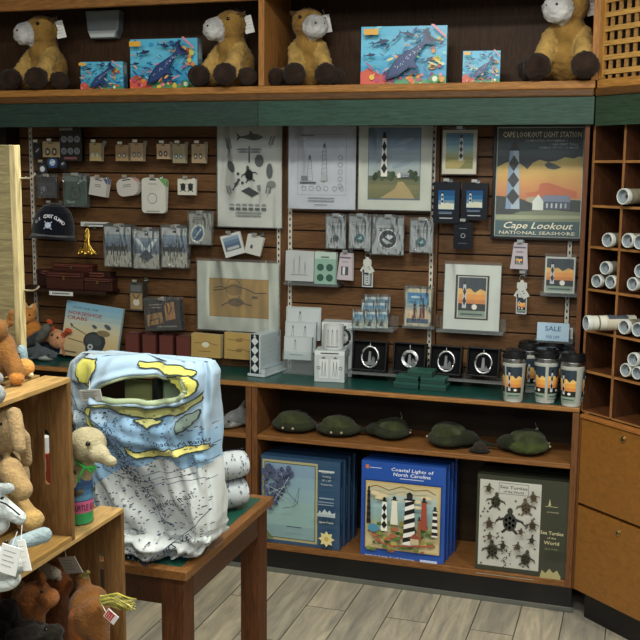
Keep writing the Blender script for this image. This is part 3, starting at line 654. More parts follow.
def d_bracelet(a): a.rect(0, 0, 1, 1, 'c0c0b8'); a.poly([(.7, 1), (1, 1), (1, .75)], '5c9450'); a.rect(.35, .93, .6, .97, '303430'); bars(a, .3, .65, .82, 1, .1, .02, '70746c'); a.ring(.45, .42, .2, .02, '606864', 20, .2); a.rect(.2, .03, .75, .07, '90948c')
card('bracelet_card', 'tall white card holding a thin loop bracelet with green corner', 'jewelry', (142, 178, 166, 213), d_bracelet, .07, .003, shape=rounded(.15, .7), n=3, gap=.012, short='tall white bracelet card', shift=.004)
card('crab_stud_card', 'small white card with two dark crab earrings', 'earrings', (178, 179, 196, 195), lambda a: (a.rect(0, 0, 1, 1, 'c4c4b8'), [(a.ell(x, .5, .14, '202428', .2), a.line([(x-.16, .7), (x, .5), (x+.16, .7)], .05, '202428'), a.line([(x-.14, .2), (x, .5), (x+.14, .2)], .05, '202428')) for x in (.3, .72)]), .07, .003, n=2, gap=.012, short='crab earring card')
# third row bagged shirts / towels with horses
def d_horses(v):
    def f(a):
        a.rect(0, 0, 1, 1, '8a9aa4'); a.rect(0, .82, 1, 1, 'c4c8c8'); a.rect(.44, .88, .58, .94, '202428'); a.grad(0, .4, 1, .82, ['54687c', '74889c', '90a4b0'], 4); a.rect(0, 0, 1, .38, 'b4b4a8')
        if v == 1: a.poly([(.05, .8), (.5, .3), (.95, .8), (.8, .8), (.5, .5), (.2, .8)], 'dce4e8'); a.poly([(.2, .3), (.5, .52), (.8, .3), (.5, .2)], '344454'); a.ring(.5, .25, .12, .03, '58686c')  # the white V is wrap glare painted into the packet art
        else:
            for x in (.18, .42, .7):
                a.ell(x, .46, .14, '22262c', .08, 10); a.line([(x-.08, .42), (x-.08, .28)], .04, '22262c'); a.line([(x+.08, .42), (x+.08, .28)], .04, '22262c'); a.poly([(x+.08, .5), (x+.18, .58), (x+.2, .52), (x+.1, .44)], '22262c')
    return f
for k, (r, l) in enumerate((((106, 227, 132, 266), 'bagged blue grey souvenir with wild horses, leftmost of three packets'), ((135, 231, 160, 268), 'bagged souvenir with painted white V shaped glare, middle of three packets'), ((163, 228, 188, 267), 'bagged blue grey souvenir with wild horses, rightmost of three packets'))):
    card('bagged_horse_souvenir', l, 'souvenir', r, d_horses(k), .08, .01, n=3, gap=.016, sleeve='bag', short=['leftmost wild horse packet', 'middle painted-glare packet', 'rightmost wild horse packet'][k], shift=.003)
card('bagged_ring_toy', 'clear bag with a white and blue oval sticker above the tilted magnet', 'souvenir', (190, 214, 212, 244), lambda a: (a.rect(0, 0, 1, 1, '9a9c94'), a.ell(.4, .35, .32, 'd0d4cc', .42, rot=-.4), a.ell(.4, .35, .24, '3c6c8c', .32, rot=-.4), a.line([(.25, .2), (.55, .5)], .06, 'e0e4e0'), bars(a, .2, .8, .86, 2, .06, .03, '6c706c')), .08, .01, n=2, gap=.014, sleeve='bag', short='bag with oval sticker')
card('photo_magnet', 'tilted square magnet with blue seaside photo', 'magnet', (220, 234, 240, 256), lambda a: (a.rect(0, 0, 1, 1, 'c0c4c4'), a.grad(.1, .25, .9, .88, ['5c6468', '4c6480', '88a0b4'], 4), a.rect(.2, .3, .8, .42, 'a8b0b0')), .07, .005, tilt=-17, n=2, gap=.01, short='tilted seaside photo magnet', fin='gloss')
card('tag_card', 'small white tag cards fanned out beside the tilted photo magnet', 'souvenir', (248, 236, 264, 255), lambda a: (a.rect(0, 0, 1, 1, 'b8bab4'), a.rect(.3, .3, .45, .5, '404448')), .07, .003, tilt=12, n=3, gap=.01, short='small white tag card')
# fourth row (right half)
card('drawing_card', 'pale grey sheet of tiny lighthouse sketches on clear ledge', 'stationery', (286, 251, 314, 281), lambda a: (a.rect(0, 0, 1, 1, 'aab0b2'), [a.line([(x-.03, .25), (x, h_), (x+.03, .25)], .012, '5c6468') for x, h_ in ((.3, .75), (.5, .85), (.7, .65))], a.rect(.2, .2, .8, .22, '6c7478')), .07, .01, hooked=False, lean=4, n=2, group='lighthouse sketch sheets on clear ledge')
card('button_card', 'pale green card of four round dark green buttons', 'souvenir', (315, 252, 336, 284), lambda a: (a.rect(0, 0, 1, 1, '7fa294'), a.rect(0, .78, 1, 1, 'a8bcb4'), [(a.ell(x, y, .16, '245044'), a.ring(x, y, .16, .03, '143830')) for x in (.28, .72) for y in (.2, .52)], bars(a, .3, .7, .82, 1, .1, .04, '4c6c60')), .065, .008, n=2, hooked=False, lean=3, group='green button cards on clear ledge')
def d_tag(a, im=True): a.rect(0, 0, 1, 1, 'b0a8b0'); bars(a, .15, .85, .8, 1, .1, .06, '5c5468'); a.rect(.25, .18, .7, .5, '40444c'); minicape(a, .3, .2, .65, .48) if im else a.rect(.35, .2, .5, .48, 'c8ccd0'); bars(a, .3, .7, .66, 1, .1, .03, '807888')
card('bookmark_card', 'lilac white tapered souvenir tag beside the green button card', 'souvenir', (338, 253, 354, 280), lambda a: d_tag(a, False), .07, .003, n=3, gap=.01, shape=TAPER, tilt=2, short='lilac white souvenir tag', shift=.006)
card('bookmark_card', 'lilac white souvenir tag below the framed sunset poster', 'souvenir', (511, 243, 529, 269), d_tag, .07, .003, n=3, gap=.01, shape=TAPER, tilt=1, short='lilac tag below the framed poster', shift=.003)
def keychain(r, label, warm):
    Y = YW-.07; X, Z, w, h = wr(r, Y); t = thing('keychain', label, 'keychain', (X, Y, Z))
    mb = MB(); ww = w*.6; mb.box(-ww/2, ww/2, -.008, 0, 0, h*.52, 'b8bcc0'); a = Art(mb, ww, h*.52, x0=-ww/2, z0=0, y=-.008)
    a.rect(.1, .08, .9, .8, '30383c'); minicape(a, .15, .12, .85, .76) if warm else (a.rect(.2, .15, .8, .7, '9aa4a8'), tower(a, .5, .15, .7, .2)); mb.build('picture_fob', 'gloss', t, bevel=.002)
    for q in (-1, 0, 1):
        mb = MB(); mb.extr([(-.013, 0), (.013, 0), (.013, h*.34), (.003, h*.44), (-.003, h*.44), (-.013, h*.34)], -.001, 0, 'b8bcb8'); a = Art(mb, .018, h*.3, x0=-.009, z0=0, y=-.001); bars(a, .25, .75, .6, 2, .2, .07, '606468')
        mb.build('paper_tag', 'paper', t, loc=(q*.02, -.01-q*.003, h*.42), rot=(0, R(-q*32), 0))
    mb = MB(); mb.tube([(.011*math.cos(k*PI/8), 0, .012*math.sin(k*PI/8)) for k in range(16)], .0014, 6, 'c0c4c8', closed=True); mb.tube([(0, 0, -.03), (0, 0, -.01)], .0016, 6, 'c0c4c8'); mb.build('split_ring', 'metal', t, loc=(0, -.004, h*.9))
    hook(X, Z+h*1.0, .075, label.split(' with ')[0].split(' above ')[0]+(' at right' if warm else ' at left'))
keychain((359, 252, 377, 287), 'silver lighthouse keychain with paper tags above the clear photo holder', False)
keychain((513, 274, 531, 314), 'keychain with sunset picture fob and splayed white paper tags', True)
# left third row : cap, label strips, gold ornament
Y = YW-.09; X, Z, w, h = wr((29, 203, 72, 240), Y)
t = thing('baseball_cap', 'navy blue baseball cap with white arched lettering and round emblem', 'cap', (X+.012, Y, Z), (0, R(4), R(20)))
mb = MB(); rr = w*.42; N = 20
prof = [(1, 0), (1.0, .25), (.93, .5), (.8, .72), (.55, .9), (.25, .985), (.0, 1)]
mb.lathe([(rr*a_, h*.14+h*.86*b_) for a_, b_ in prof], '10131f', 28); mb.ball((0, 0, h), .006, '10131f', n=6)
for k in range(6): 
    an = k*PI/3+.3; mb.tube([(rr*1.003*a_*math.cos(an), rr*1.003*a_*math.sin(an), h*.14+h*.86*b_) for a_, b_ in prof[:-1]], .0008, 4, '05060c')
cr = mb.build('crown', 'cloth', t)
mb = MB(); vs = []; n = 20
for k in range(n+1):
    an = PI+PI*k/n; vs.append((rr*.98*math.cos(an), rr*.98*math.sin(an), h*.16))
for k in range(n+1):
    an = PI+PI*k/n; vs.append((rr*1.12*math.cos(an), rr*(1.0+.62*abs(math.sin(an))**1.0)*math.sin(an), h*.16-.014-.012*abs(math.cos(an))+.008*math.sin(k*PI/n)))
mb.add(vs, [(k, k+1, n+2+k, n+1+k) for k in range(n)], '10131f', 0, True); br_ = mb.build('brim', 'cloth', t); sd = br_.modifiers.new('s', 'SOLIDIFY'); sd.thickness = .003
mb = MB()
def capf(u, v, e):
    an = -PI/2+(u-.5)*2.0; zz = h*.14+h*.86*v; q = v; r0 = rr*1.02
    for (a1, b1), (a2, b2) in zip(prof, prof[1:]):
        if b1 <= q <= b2: r0 = rr*(a1+(a2-a1)*(q-b1)/(b2-b1)); break
    r0 += .0012+e; return (r0*math.cos(an), r0*math.sin(an), zz)
a = Art(mb, rr*2, h*.86, f=capf, strips=(24, 12))
for i, ch in enumerate('U.S. COAST GUARD'):
    if ch != ' ': q = (i-7.5)/7.5; a.text(ch, .47+q*.36, .62-.2*q*q, .105, 'e0e4ec', rot=-q*.5)
a.ell(.47, .34, .075, '9cb0d0'); a.ell(.47, .34, .05, 'd8dce4'); a.line([(.38, .22), (.56, .46)], .02, 'b0bccc'); a.line([(.56, .22), (.38, .46)], .02, 'b0bccc')
mb.build('emblem', 'cloth', cr)
hook(X, Z+h-.004, .09, 'navy baseball cap')
def strip(r, label, off=.03, Yp=None):
    Y = Yp or YW-off; X, Z, w, h = wr(r, Y); mb = MB(); mb.box(-w/2, w/2, -.002, 0, 0, h, 'c8ccc8'); a = Art(mb, w, h, x0=-w/2, z0=0, y=-.002); bars(a, .1, .9, .35, 1, .1, .3, '60646c'); a.rect(.1, .3, .12, .7, 'ffffff')
    tag(mb.build('price_label', 'paper', loc=(X, Y, Z)), label, 'label')
strip((81, 222, 109, 226.5), 'long white price strip above the hanging gold ornament')
strip((49.5, 291.5, 73, 295.5), 'small white price strip on front edge of the dark ledge', Yp=YW-.1302)
Y = YW-.06; X, Z, w, h = wr((77, 227, 99, 255), Y); t = thing('gold_ornament', 'shiny gold hanging ornament shaped like a flared bell of loops', 'ornament', (X, Y, Z))
mb = MB()
for k in range(7):
    q = (k-3)/3; mb.tube([(q*.004, 0, h*.95), (q*.012, -.008, h*.7), (q*.006+.008*math.sin(k*2), -.01, h*.45), (q*.03, -.014, h*.2), (q*.045, -.01, h*.05)], [.002, .005, .006, .008, .006], 8, 'c9a24a')
for k in range(6): mb.ball((-.04+k*.016, -.012, h*.06+.006*(k % 2)), .009, 'd8b860', n=6)
mb.build('gilded_loops', 'metal', t); hook(X, Z+h, .06, 'gold hanging ornament')
# dark ledge with wooden boxes
p = at(35, 283, YW-.001); q = at(120, 294, YW-.001)
mb = MB(); mb.box(0, q.x-p.x+.02, -.13, -.001, 0, .016, '2a160e'); L = mb.build('ledge', 'wood_x', loc=(p.x-.02, YW, at(100, 293, YW-.06).z), bevel=.002); tag(L, 'dark wooden ledge carrying reddish wooden boxes on the slat wall', 'shelf'); LZ = L.location.z+.0165
def wbox(r, label, D, Yc, col='3d1a14', tr=False):
    X, Z, w, h = wr(r, Yc); Z = LZ if Z < LZ+.02 else Z; t = thing('wooden_box', label, 'box', (X, Yc+D, Z))
    mb = MB(); mb.box(-w/2, w/2, -D, 0, 0, h*.68, col); mb.build('body', 'wood_x', t, bevel=.003)
    mb = MB(); mb.box(-w/2-.003, w/2+.003, -D-.003, 0, h*.7, h, col); a = Art(mb, w, h*.3, x0=-w/2, z0=h*.7, y=-D-.003); a.line([(.08, .25), (.92, .25), (.92, .75), (.08, .75), (.08, .25)], .012, '7a4638'); lid = mb.build('lid', 'wood_x', t, bevel=.003)
    mb = MB(); mb.box(-.006, .006, -D-.006, -D-.001, h*.55, h*.8, '8c7c50'); mb.build('clasp', 'metal', t)
    return Z+h
wbox((46, 276, 83, 293), 'long low reddish wooden box in front on the dark ledge', .05, YW-.12)
wbox((84, 280, 112, 293), 'short low wooden box at right end of the dark ledge', .05, YW-.12, '35170f')
z = wbox((52, 264, 92, 275), 'flat wooden box with framed lid on top of the back box', .045, YW-.06, '4a2018')
wbox((37, 275, 110, 292), 'long dark wooden box at the back of the ledge', .05, YW-.06, '2f1510')
# small tall packs + dark pack of ochre cards
card('boxed_figurine', 'narrow grey and tan boxed figurine hanging above the dark ochre-card packet', 'souvenir', (132, 282, 145, 310), lambda a: (a.rect(0, 0, 1, 1, '3c3a34'), a.rect(.05, .05, .95, .62, '8a7450'), a.ell(.5, .3, .25, 'b8b4a8'), a.line([(.2, .6), (.5, .4), (.8, .6)], .06, '383028'), a.rect(.1, .68, .9, .9, '585c5c')), .075, .02, n=2, gap=.024, short='narrow boxed figurine', edge='2c2a26')
card('card_packet', 'dark packet showing two tilted ochre drawing cards', 'stationery', (146, 300, 181, 329), lambda a: (a.rect(0, 0, 1, 1, '241c18'), a.poly([(.05, .12), (.5, .22), (.47, .6), (.02, .5)], 'b08448'), a.poly([(.58, .3), (.86, .36), (.84, .95), (.56, .88)], 'b8864c'), a.line([(.12, .3), (.4, .4)], .03, '4c3820'), a.line([(.66, .5), (.78, .75)], .03, '4c3820'), bars(a, .12, .5, .84, 2, .1, .04, '9c9484'), bars(a, .3, .9, .08, 1, .1, .05, '8c8c84')), .075, .014, n=2, gap=.018, sleeve='bag', tilt=-4, short='dark ochre card packet', edge='1c1816', shift=.006)
# clear ledges
def ledge(r, label, D, Yb=None, lip=.02, name='acrylic_ledge'):
    """r: left px, right px, y px of the shelf floor at its front"""
    x0, x1, y = r; a, b = at(x0, y, YW-D), at(x1, y, YW-D); mb = MB(); w = b.x-a.x
    mb.box(0, w, -D, -.001, -.003, 0, 'ffffff'); mb.box(0, w, -D-.003, -D, -.003, lip, 'ffffff'); mb.box(0, w, -.004, -.001, 0, .05, 'ffffff')
    o = mb.build(name, 'acrylic', loc=(a.x, YW, a.z)); tag(o, label, 'shelf'); return a.z
ledge((436, 503, 331), 'clear acrylic ledge under the white matted sunset print', .085, lip=.012)
ledge((348, 393, 329), 'clear acrylic ledge under the packs of beach photo cards', .1, lip=.018)
ledge((402, 434, 327), 'clear acrylic ledge under the beach people card', .075, lip=.012)
ledge((540, 577, 295), 'clear acrylic ledge under the small unmatted sunset print', .085, lip=.015)
ledge((284, 338, 284), 'clear acrylic ledge under the sketch sheets and green buttons', .095, lip=.012)
card('art_card', 'bright card of beachgoers under a blue sky on clear ledge', 'stationery', (405, 289, 431, 326), lambda a: (a.rect(0, 0, 1, 1, 'c8c0a0'), a.grad(.08, .1, .92, .9, ['c8a884', 'd8c4a0', '5898b8', '2c78b0'], 8), a.rect(.08, .08, .92, .2, '3c5c80'), [(a.rect(x-.04, .22, x+.04, .5, '702c30'), a.ell(x, .56, .05, '402820'), a.line([(x-.02, .22), (x-.05, .12)], .03, '5c3828')) for x in (.38, .62, .74)], a.ell(.4, .78, .18, 'b8d0d8', .05)), .06, .006, n=2, hooked=False, lean=3, group='beach cards on the clear ledge', sleeve='bag', hole=False)
for k, (dx, dz, Yo) in enumerate(((0, 0, .085), (3, -9, .06), (6, -15, .035))):
    for j in range(3 if k == 0 else 2):
        r = (353+j*12+dx+(6 if k else 0), 312+dz, 364+j*12+dx+(8 if k else 0), 328+dz)
        card('photo_card', ['front-row beach photo card in the clear ledge under the grey pouches', 'middle-row beach photo card in the clear ledge', 'back-row beach photo card in the clear ledge'][k], 'stationery', r, lambda a: (a.rect(0, 0, 1, 1, 'b8c8c8'), a.grad(.08, .1, .92, .85, ['c8b888', '88a8b0', '4888b0'], 4), a.poly([(.2, .1), (.5, .6), (.6, .1)], '283848')), Yo, .005, hooked=False, lean=6, group='beach photo cards on the clear ledge', sleeve='bag', hole=False)
# SALE card in acrylic holder
Z0 = ledge((535, 573, 341), 'clear acrylic tray holding the sale card', .085, lip=.012, name='acrylic_tray')
card('sale_sign', 'pale blue sale card propped in a clear tray', 'sign', (537, 323, 569, 341), lambda a: (a.rect(0, 0, 1, 1, 'a8c4d8'), a.text('SALE', .5, .68, .26, '2c5c80', w=.5), a.text('50% OFF', .5, .22, .16, '3c6c90', w=.42)), .084, .002, hooked=False, lean=8)
card('white_packet', 'plain white packet lying behind the pale sale card', 'packet', (540, 327, 573, 338), lambda a: a.rect(0, 0, 1, 1, 'c4c8c4'), .03, .01, hooked=False)
# ================================================================== OVERHEAD SHELF GOODS
ZS = 1.966                                # top face of the overhead shelf board
GD, GL, HF, WH, MN = '8c6c38', 'ac8c50', '30241e', 'b8b8b8', '4a3620'
def horse(loc, rz, head_yaw, label, sc=1.0, legs=((-.075, -.11), (.055, -.135)), hyw=0, tagside=1):
    t = thing('plush_horse', label, 'plush toy', loc, (0, 0, rz)); t.scale = (sc,)*3
    H = Matrix.Rotation(head_yaw, 3, 'Z'); hc = Vector((0, -.02, .222))
    hp = lambda x, y, z: tuple(hc + H @ Vector((x, y, z)))
    pr = [('e', (0, .005, .085), (.078, .07, .085), GD), ('e', (0, -.01, .14), (.058, .055, .06), GD), ('c', (0, -.01, .15), (0, -.015, .2), .045, .04, GD),
          ('e', hc, (.06, .06, .056), GD), ('e', hp(0, -.035, -.01), (.047, .045, .042), GD), ('e', hp(0, -.064, -.016), (.047, .038, .042), WH),
          ('e', hp(0, .03, .022), (.026, .036, .042), MN), ('c', hp(0, .045, .0), (0, .045, .13), .018, .016, MN)]
    for s, (lx, ly) in zip((-1, 1), legs):
        pr += [('c', (s*.042, -.02, .135), (lx, ly+.03, .045), .032, .029, GL), ('e', (lx*1.05, ly+.002, .04), (.041, .042, .04), HF)]
        pr += [('c', (s*.05, .0, .045), (s*.095, -.045, .038), .034, .03, GD), ('e', (s*.108, -.062, .035), (.034, .034, .034), HF)]
        pr += [('c', hp(s*.04, .014, .03), hp(s*.056, .026, .04), .014, .010, MN)]
    b = blob('body', pr, 'fur', .0065, t, fuzz=.004)
    for s in (-1, 1):
        bead('eye', hp(s*.047, -.034, .018), .0065, t); bead('nostril', hp(s*.016, -.1, -.008), .0035, t, '302420', 'matte')
    slip('hang_tag', t, (hc.x+.056, hc.y+.02, hc.z+.035), .034, .062, (0, R(-14), R(38)))
    return t
def shelf_at(x, y, Y, z): p = at(x, y, Y); return Vector((p.x, Y, z))
yh = YF+.15
horse(shelf_at(47, 80, yh, ZS), R(-6), R(-30), 'plush horse with tan coat and white muzzle, leftmost on the overhead shelf', sc=1.14)
horse(shelf_at(234, 80, yh-.03, ZS), R(-14), R(-26), 'plush horse left of the wooden divider on the overhead shelf', sc=1.08)
horse(shelf_at(309, 80, yh, ZS), R(8), R(34), 'plush horse right of the divider, its muzzle turned right', sc=1.08, legs=((-.03, -.12), (.075, -.1)))
horse(shelf_at(566, 74, yh-.02, ZS), R(2), R(-26), 'plush horse beside the lattice door at right end of shelf', sc=1.2)
def stand_box(name, label, cat, r, Y, D, z0, edge, draw, side=None, fin='gloss', n=1, gap=.004, behind=None, lean=0, rz=0, group=None, shift=0, strip=(0,0)):
    X, Z, w, h = wr(r, Y)
    for k in range(n):
        mb = MB(); mb.box(-w/2, w/2, 0, D, 0, h, edge); a = Art(mb, w, h, x0=-w/2, z0=0, y=0)
        if k == 0: draw(a)
        b = Art(mb, D, h, f=lambda u, v, e: (w/2+e, u*D, v*h)); (side or (lambda q: q.rect(.1, .05, .9, .95, edge)))(b)
        o = mb.build(name, fin, loc=(X+shift*k, Y+k*(D+gap), z0), rot=(R(-lean), 0, rz), bevel=0)
        tag(o, label if k == 0 else behind, cat, group if n > 1 else None)
    return o
for k, (r, l, Y, big) in enumerate((((82, 59, 122, 88), 'small square sea life puzzle box next to leftmost plush horse', YF+.1, 0), ((131, 37, 197, 88), 'large sea life puzzle box between two plush horses on the left', YF+.1, 1), ((362, 27, 446, 86), 'largest sea life puzzle box, standing right of the third plush horse', YF+.08, 1), ((463, 49, 500, 82), 'small sea life puzzle box next to rightmost plush horse', YF+.08, 0))):
    X, Z, w, h = wr(r, Y)
    stand_box('puzzle_box', l, 'puzzle', r, Y, .05 if big else .045, ZS, '9cc4cc', lambda a: puzzle_sea(a, big, k+3), side=lambda q: (q.rect(0, 0, 1, 1, '88a8b4'), q.rect(.2, .1, .8, .5, '3c78a0'), q.rect(.2, .6, .8, .9, 'c8d4d4')), rz=R(6) if k != 1 else R(2))
# ================================================================== BASE CABINET GOODS
def crab(loc, rz, label, sc=1, tail=True, tagc=None, col='2c3020'):
    t = thing('plush_horseshoe_crab', label, 'plush toy', loc, (0, 0, rz)); t.scale = (sc,)*3
    pr = [('e', (0, 0, .03), (.10, .085, .03), col), ('e', (0, -.01, .052), (.075, .06, .036), '383d27'), ('e', (0, .06, .035), (.06, .055, .028), '22251a'),
          ('c', (-.04, -.02, .068), (-.035, .04, .064), .014, .012, '3f4430'), ('c', (.04, -.02, .068), (.035, .04, .064), .014, .012, '3f4430'), ('c', (0, -.035, .076), (0, .05, .07), .013, .012, '3a3e2a')]
    if tail: pr.append(('c', (0, .1, .03), (0, .2, .012), .014, .005, '24261c'))
    blob('shell', pr, 'fur', .006, t, fuzz=.0025)
    for s in (-1, 1): bead('eye', (s*.022, -.083, .03), .006, t, '9a8a70', 'gloss')
    if tagc: slip('hang_tag', t, (.075, -.04, .075), .026, .042, (R(20), R(25), R(20)), tagc)
    return t
ZM, ZB = .5925, .1425
for (x, y), rz, l, s, tl, tc_ in (((287, 436), R(0), 'dark green plush horseshoe crab, leftmost on the middle shelf', .97, False, None), ((331, 441), R(10), 'mossy green plush horseshoe crab, second from left, facing forward', .93, False, None),
        ((383, 446), R(100), 'dark plush horseshoe crab with a yellowish tag and tail pointing right', .9, True, 'a89c50'), ((444, 452), R(-95), 'darkest plush horseshoe crab with tail pointing left', 1.0, True, None),
        ((522, 463), R(100), 'olive plush horseshoe crab with white tag at right end', 1.0, False, 'c8c8c0')):
    p = atz(x, y, ZM); crab((p.x, max(p.y+.05, YF+.11)+(.035 if 340 < x < 400 else 0), ZM), rz, l, s, tl, tc_, '3c4424' if x > 500 else '2a2e20')
p = atz(476, 458, ZM); t = thing('plush_limpet', 'tiny dark dome shaped toy in front of the darkest horseshoe crab', 'plush toy', (p.x, max(p.y, YF+.045), ZM))
blob('dome', [('e', (0, 0, .008), (.042, .035, .010), '221e1a'), ('e', (0, .005, .02), (.026, .024, .02), '302a24')], 'plush', .004, t); bead('knob', (0, .005, .04), .005, t, '403830', 'matte')
# grey plush animals at far left of the middle shelf
def seal(loc, rz, label, sc=1, col='6c6e70', belly='a0a09c', cat='plush toy', name='plush_shark'):
    t = thing(name, label, cat, loc, (0, 0, rz)); t.scale = (sc,)*3
    blob('body', [('e', (0, 0, .04), (.04, .09, .038), col), ('e', (0, -.07, .035), (.028, .05, .026), col), ('e', (0, -.03, .025), (.034, .08, .024), belly), ('c', (0, .07, .045), (0, .13, .055), .022, .01, col),
        ('c', (0, .13, .055), (0, .15, .1), .012, .005, col), ('c', (0, .12, .05), (0, .16, .02), .01, .005, col), ('c', (0, 0, .06), (0, .035, .11), .018, .006, col), ('c', (.03, -.01, .03), (.08, .03, .012), .014, .007, col), ('c', (-.03, -.01, .03), (-.08, .03, .012), .014, .007, col)], 'plush', .005, t)
    for s in (-1, 1): bead('eye', (s*.026, -.085, .042), .005, t)
    return t
p = atz(232, 434, ZM); seal((p.x-.02, YF+.1, ZM), R(-25), 'grey plush shark lying nose forward beside the cabinet post', .95)
p = atz(246, 432, ZM); seal((p.x-.05, YF+.235, ZM), R(-80), 'pale grey plush shark behind the nose-forward one', .6, '8c8a88', 'b0aca8')
# puzzles on the bottom shelf
def d_chart(a):
    a.rect(0, 0, 1, 1, '34506e'); a.rect(.02, .04, .72, .96, 'a8a47c'); a.rect(.045, .065, .695, .935, '5a5c48'); a.grad(.055, .075, .685, .925, ['7c98a0', '8fb0ac', '88a8b4', '7c98b4'], 6)
    r = random.Random(4)
    for k in range(150):
        x = r.uniform(.07, .42); y = r.uniform(.4, .9); 
        if x < .1+(y-.3)*.6: a.ell(x, y, r.uniform(.015, .05), r.choice(['505878', '585e80', '4c5470', '606888']), r.uniform(.01, .04), 7, r.uniform(0, 3))
    for k in range(5): a.line([(r.uniform(.1, .3), r.uniform(.5, .9)), (r.uniform(.2, .4), r.uniform(.45, .85))], .005, 'b0c4c8')
    a.line([(.3, .8), (.38, .62), (.5, .52), (.44, .47), (.3, .44)], .006, '38405c'); a.line([(.5, .52), (.52, .7), (.45, .5)], .004, '38405c'); a.poly([(.06, .08), (.2, .08), (.08, .2)], '5c6c50')
    a.rect(.36, .235, .55, .245, '38405c'); bars(a, .76, .96, .9, 1, .04, .02, 'c0c8c8')
    for k, (s, h) in enumerate((('Suitable for', .02), ('Framing', .02), ('18" x 24"', .02), ('Finished Size', .018))): a.text(s, .86, .9-k*.045, h, 'b4c0bc')
    a.rect(.77, .6, .95, .615, '8c9cac'); bars(a, .76, .96, .56, 2, .03, .01, '8c9cac')
    a.poly([(.75, .42), (.78, .47), (.8, .44), (.84, .49), (.87, .45), (.9, .48), (.93, .44), (.97, .46), (.97, .42)], 'b8c4c8'); a.rect(.75, .4, .97, .43, 'a8b8c0'); a.text('Jigsaw Puzzle', .86, .34, .022, 'c0c8c4', w=.18)
    P = []
    for k in range(16): q = .1 if k % 2 == 0 else .065; P.append((.865+q*math.cos(k*PI/8), .15+q*math.sin(k*PI/8)*a.W/a.H))
    a.poly(P, 'd8cc90'); a.ell(.865, .15, .03, 'c0a860')
stand_box('chart_puzzle', 'steel blue boxed jigsaw puzzle of a coastal chart with gold star, front of its row', 'puzzle', (261, 461, 340, 548), YF+.012, .042, ZB, '2c4868', d_chart, n=4, gap=.008, behind='steel blue chart puzzle box lined up behind the gold-star one', group='chart puzzles on the bottom shelf', side=lambda q: (q.rect(0, 0, 1, 1, '26405e'), q.rect(.3, .3, .7, .7, '506c88')), shift=.006)
def d_lights(a):
    a.rect(0, 0, 1, 1, '2450a4'); a.text('Coastal Lights of', .6, .935, .035, 'e4e8f4', w=.5, shear=.15); a.text('North Carolina', .6, .885, .035, 'e4e8f4', w=.44, shear=.15); a.rect(.46, .84, .74, .848, 'c8d0e8')
    a.rect(.05, .92, .09, .96, 'c87048'); a.rect(.1, .93, .24, .938, 'b8c4e4')
    a.rect(.04, .07, .96, .81, '1c3c80'); a.rect(.055, .085, .945, .795, 'c0a868'); a.rect(.07, .1, .93, .78, 'c8b88c')
    a.grad(.1, .3, .9, .74, ['b8b484', '8cb0b0', 'a4c0c4', 'd4c498'], 6)
    r = random.Random(2)
    for k in range(70): a.ell(r.uniform(.1, .9), r.uniform(.12, .34)+.06*math.sin(k), r.uniform(.02, .05), r.choice(['7c8c48', '98904c', '5c7840', 'b8a058', '6c8858', 'a86848', '486c3c']), r.uniform(.015, .03), 8)
    for k in range(8): a.ell(r.uniform(.15, .85), r.uniform(.55, .7), .07, 'dccca4', .02, 8)
    a.line([(.1, .74), (.2, .77), (.35, .73), (.5, .78), (.65, .75), (.8, .77), (.9, .73)], .012, '7c6438')
    a.ell(.17, .32, .07, '4c88a8', .05); 
    striped(a, .11, .36, .76, .05, '343438', '18181c', False); tower(a, .3, .3, .66, .08); striped(a, .42, .38, .68, .09, 'e0dccc', 'e0dccc'); striped(a, .6, .18, .74, .15, 'eceae4', '16181c', True, 5); striped(a, .77, .36, .7, .08, '9c4838', '9c4838'); striped(a, .9, .3, .62, .07, 'e8e4dc', '16181c', False, 4); striped(a, .72, .24, .5, .05, '8c5c40', '8c5c40')
    a.rect(.62, .2, .72, .26, 'c0b090'); a.poly([(.6, .26), (.74, .26), (.67, .32)], '8c4838'); a.line([(.2, .2), (.4, .16), (.6, .18), (.85, .2)], .015, 'a84838')
    a.text('Suitable for Framing, 18" x 24" Finished Size', .38, .04, .014, 'c8d0e8', w=.6); a.rect(.74, .03, .94, .055, 'b8c4e4')
stand_box('lighthouse_puzzle', 'bright blue boxed jigsaw puzzle of painted lighthouses, front of its row', 'puzzle', (361, 471, 445, 566), YF+.01, .04, ZB, '1e4694', d_lights, n=4, gap=.006, behind='blue lighthouse puzzle box lined up behind the front one', group='lighthouse puzzles on the bottom shelf', side=lambda q: (q.rect(0, 0, 1, 1, '1c4088'), q.rect(.25, .2, .75, .8, '2c54a0')), shift=.006)
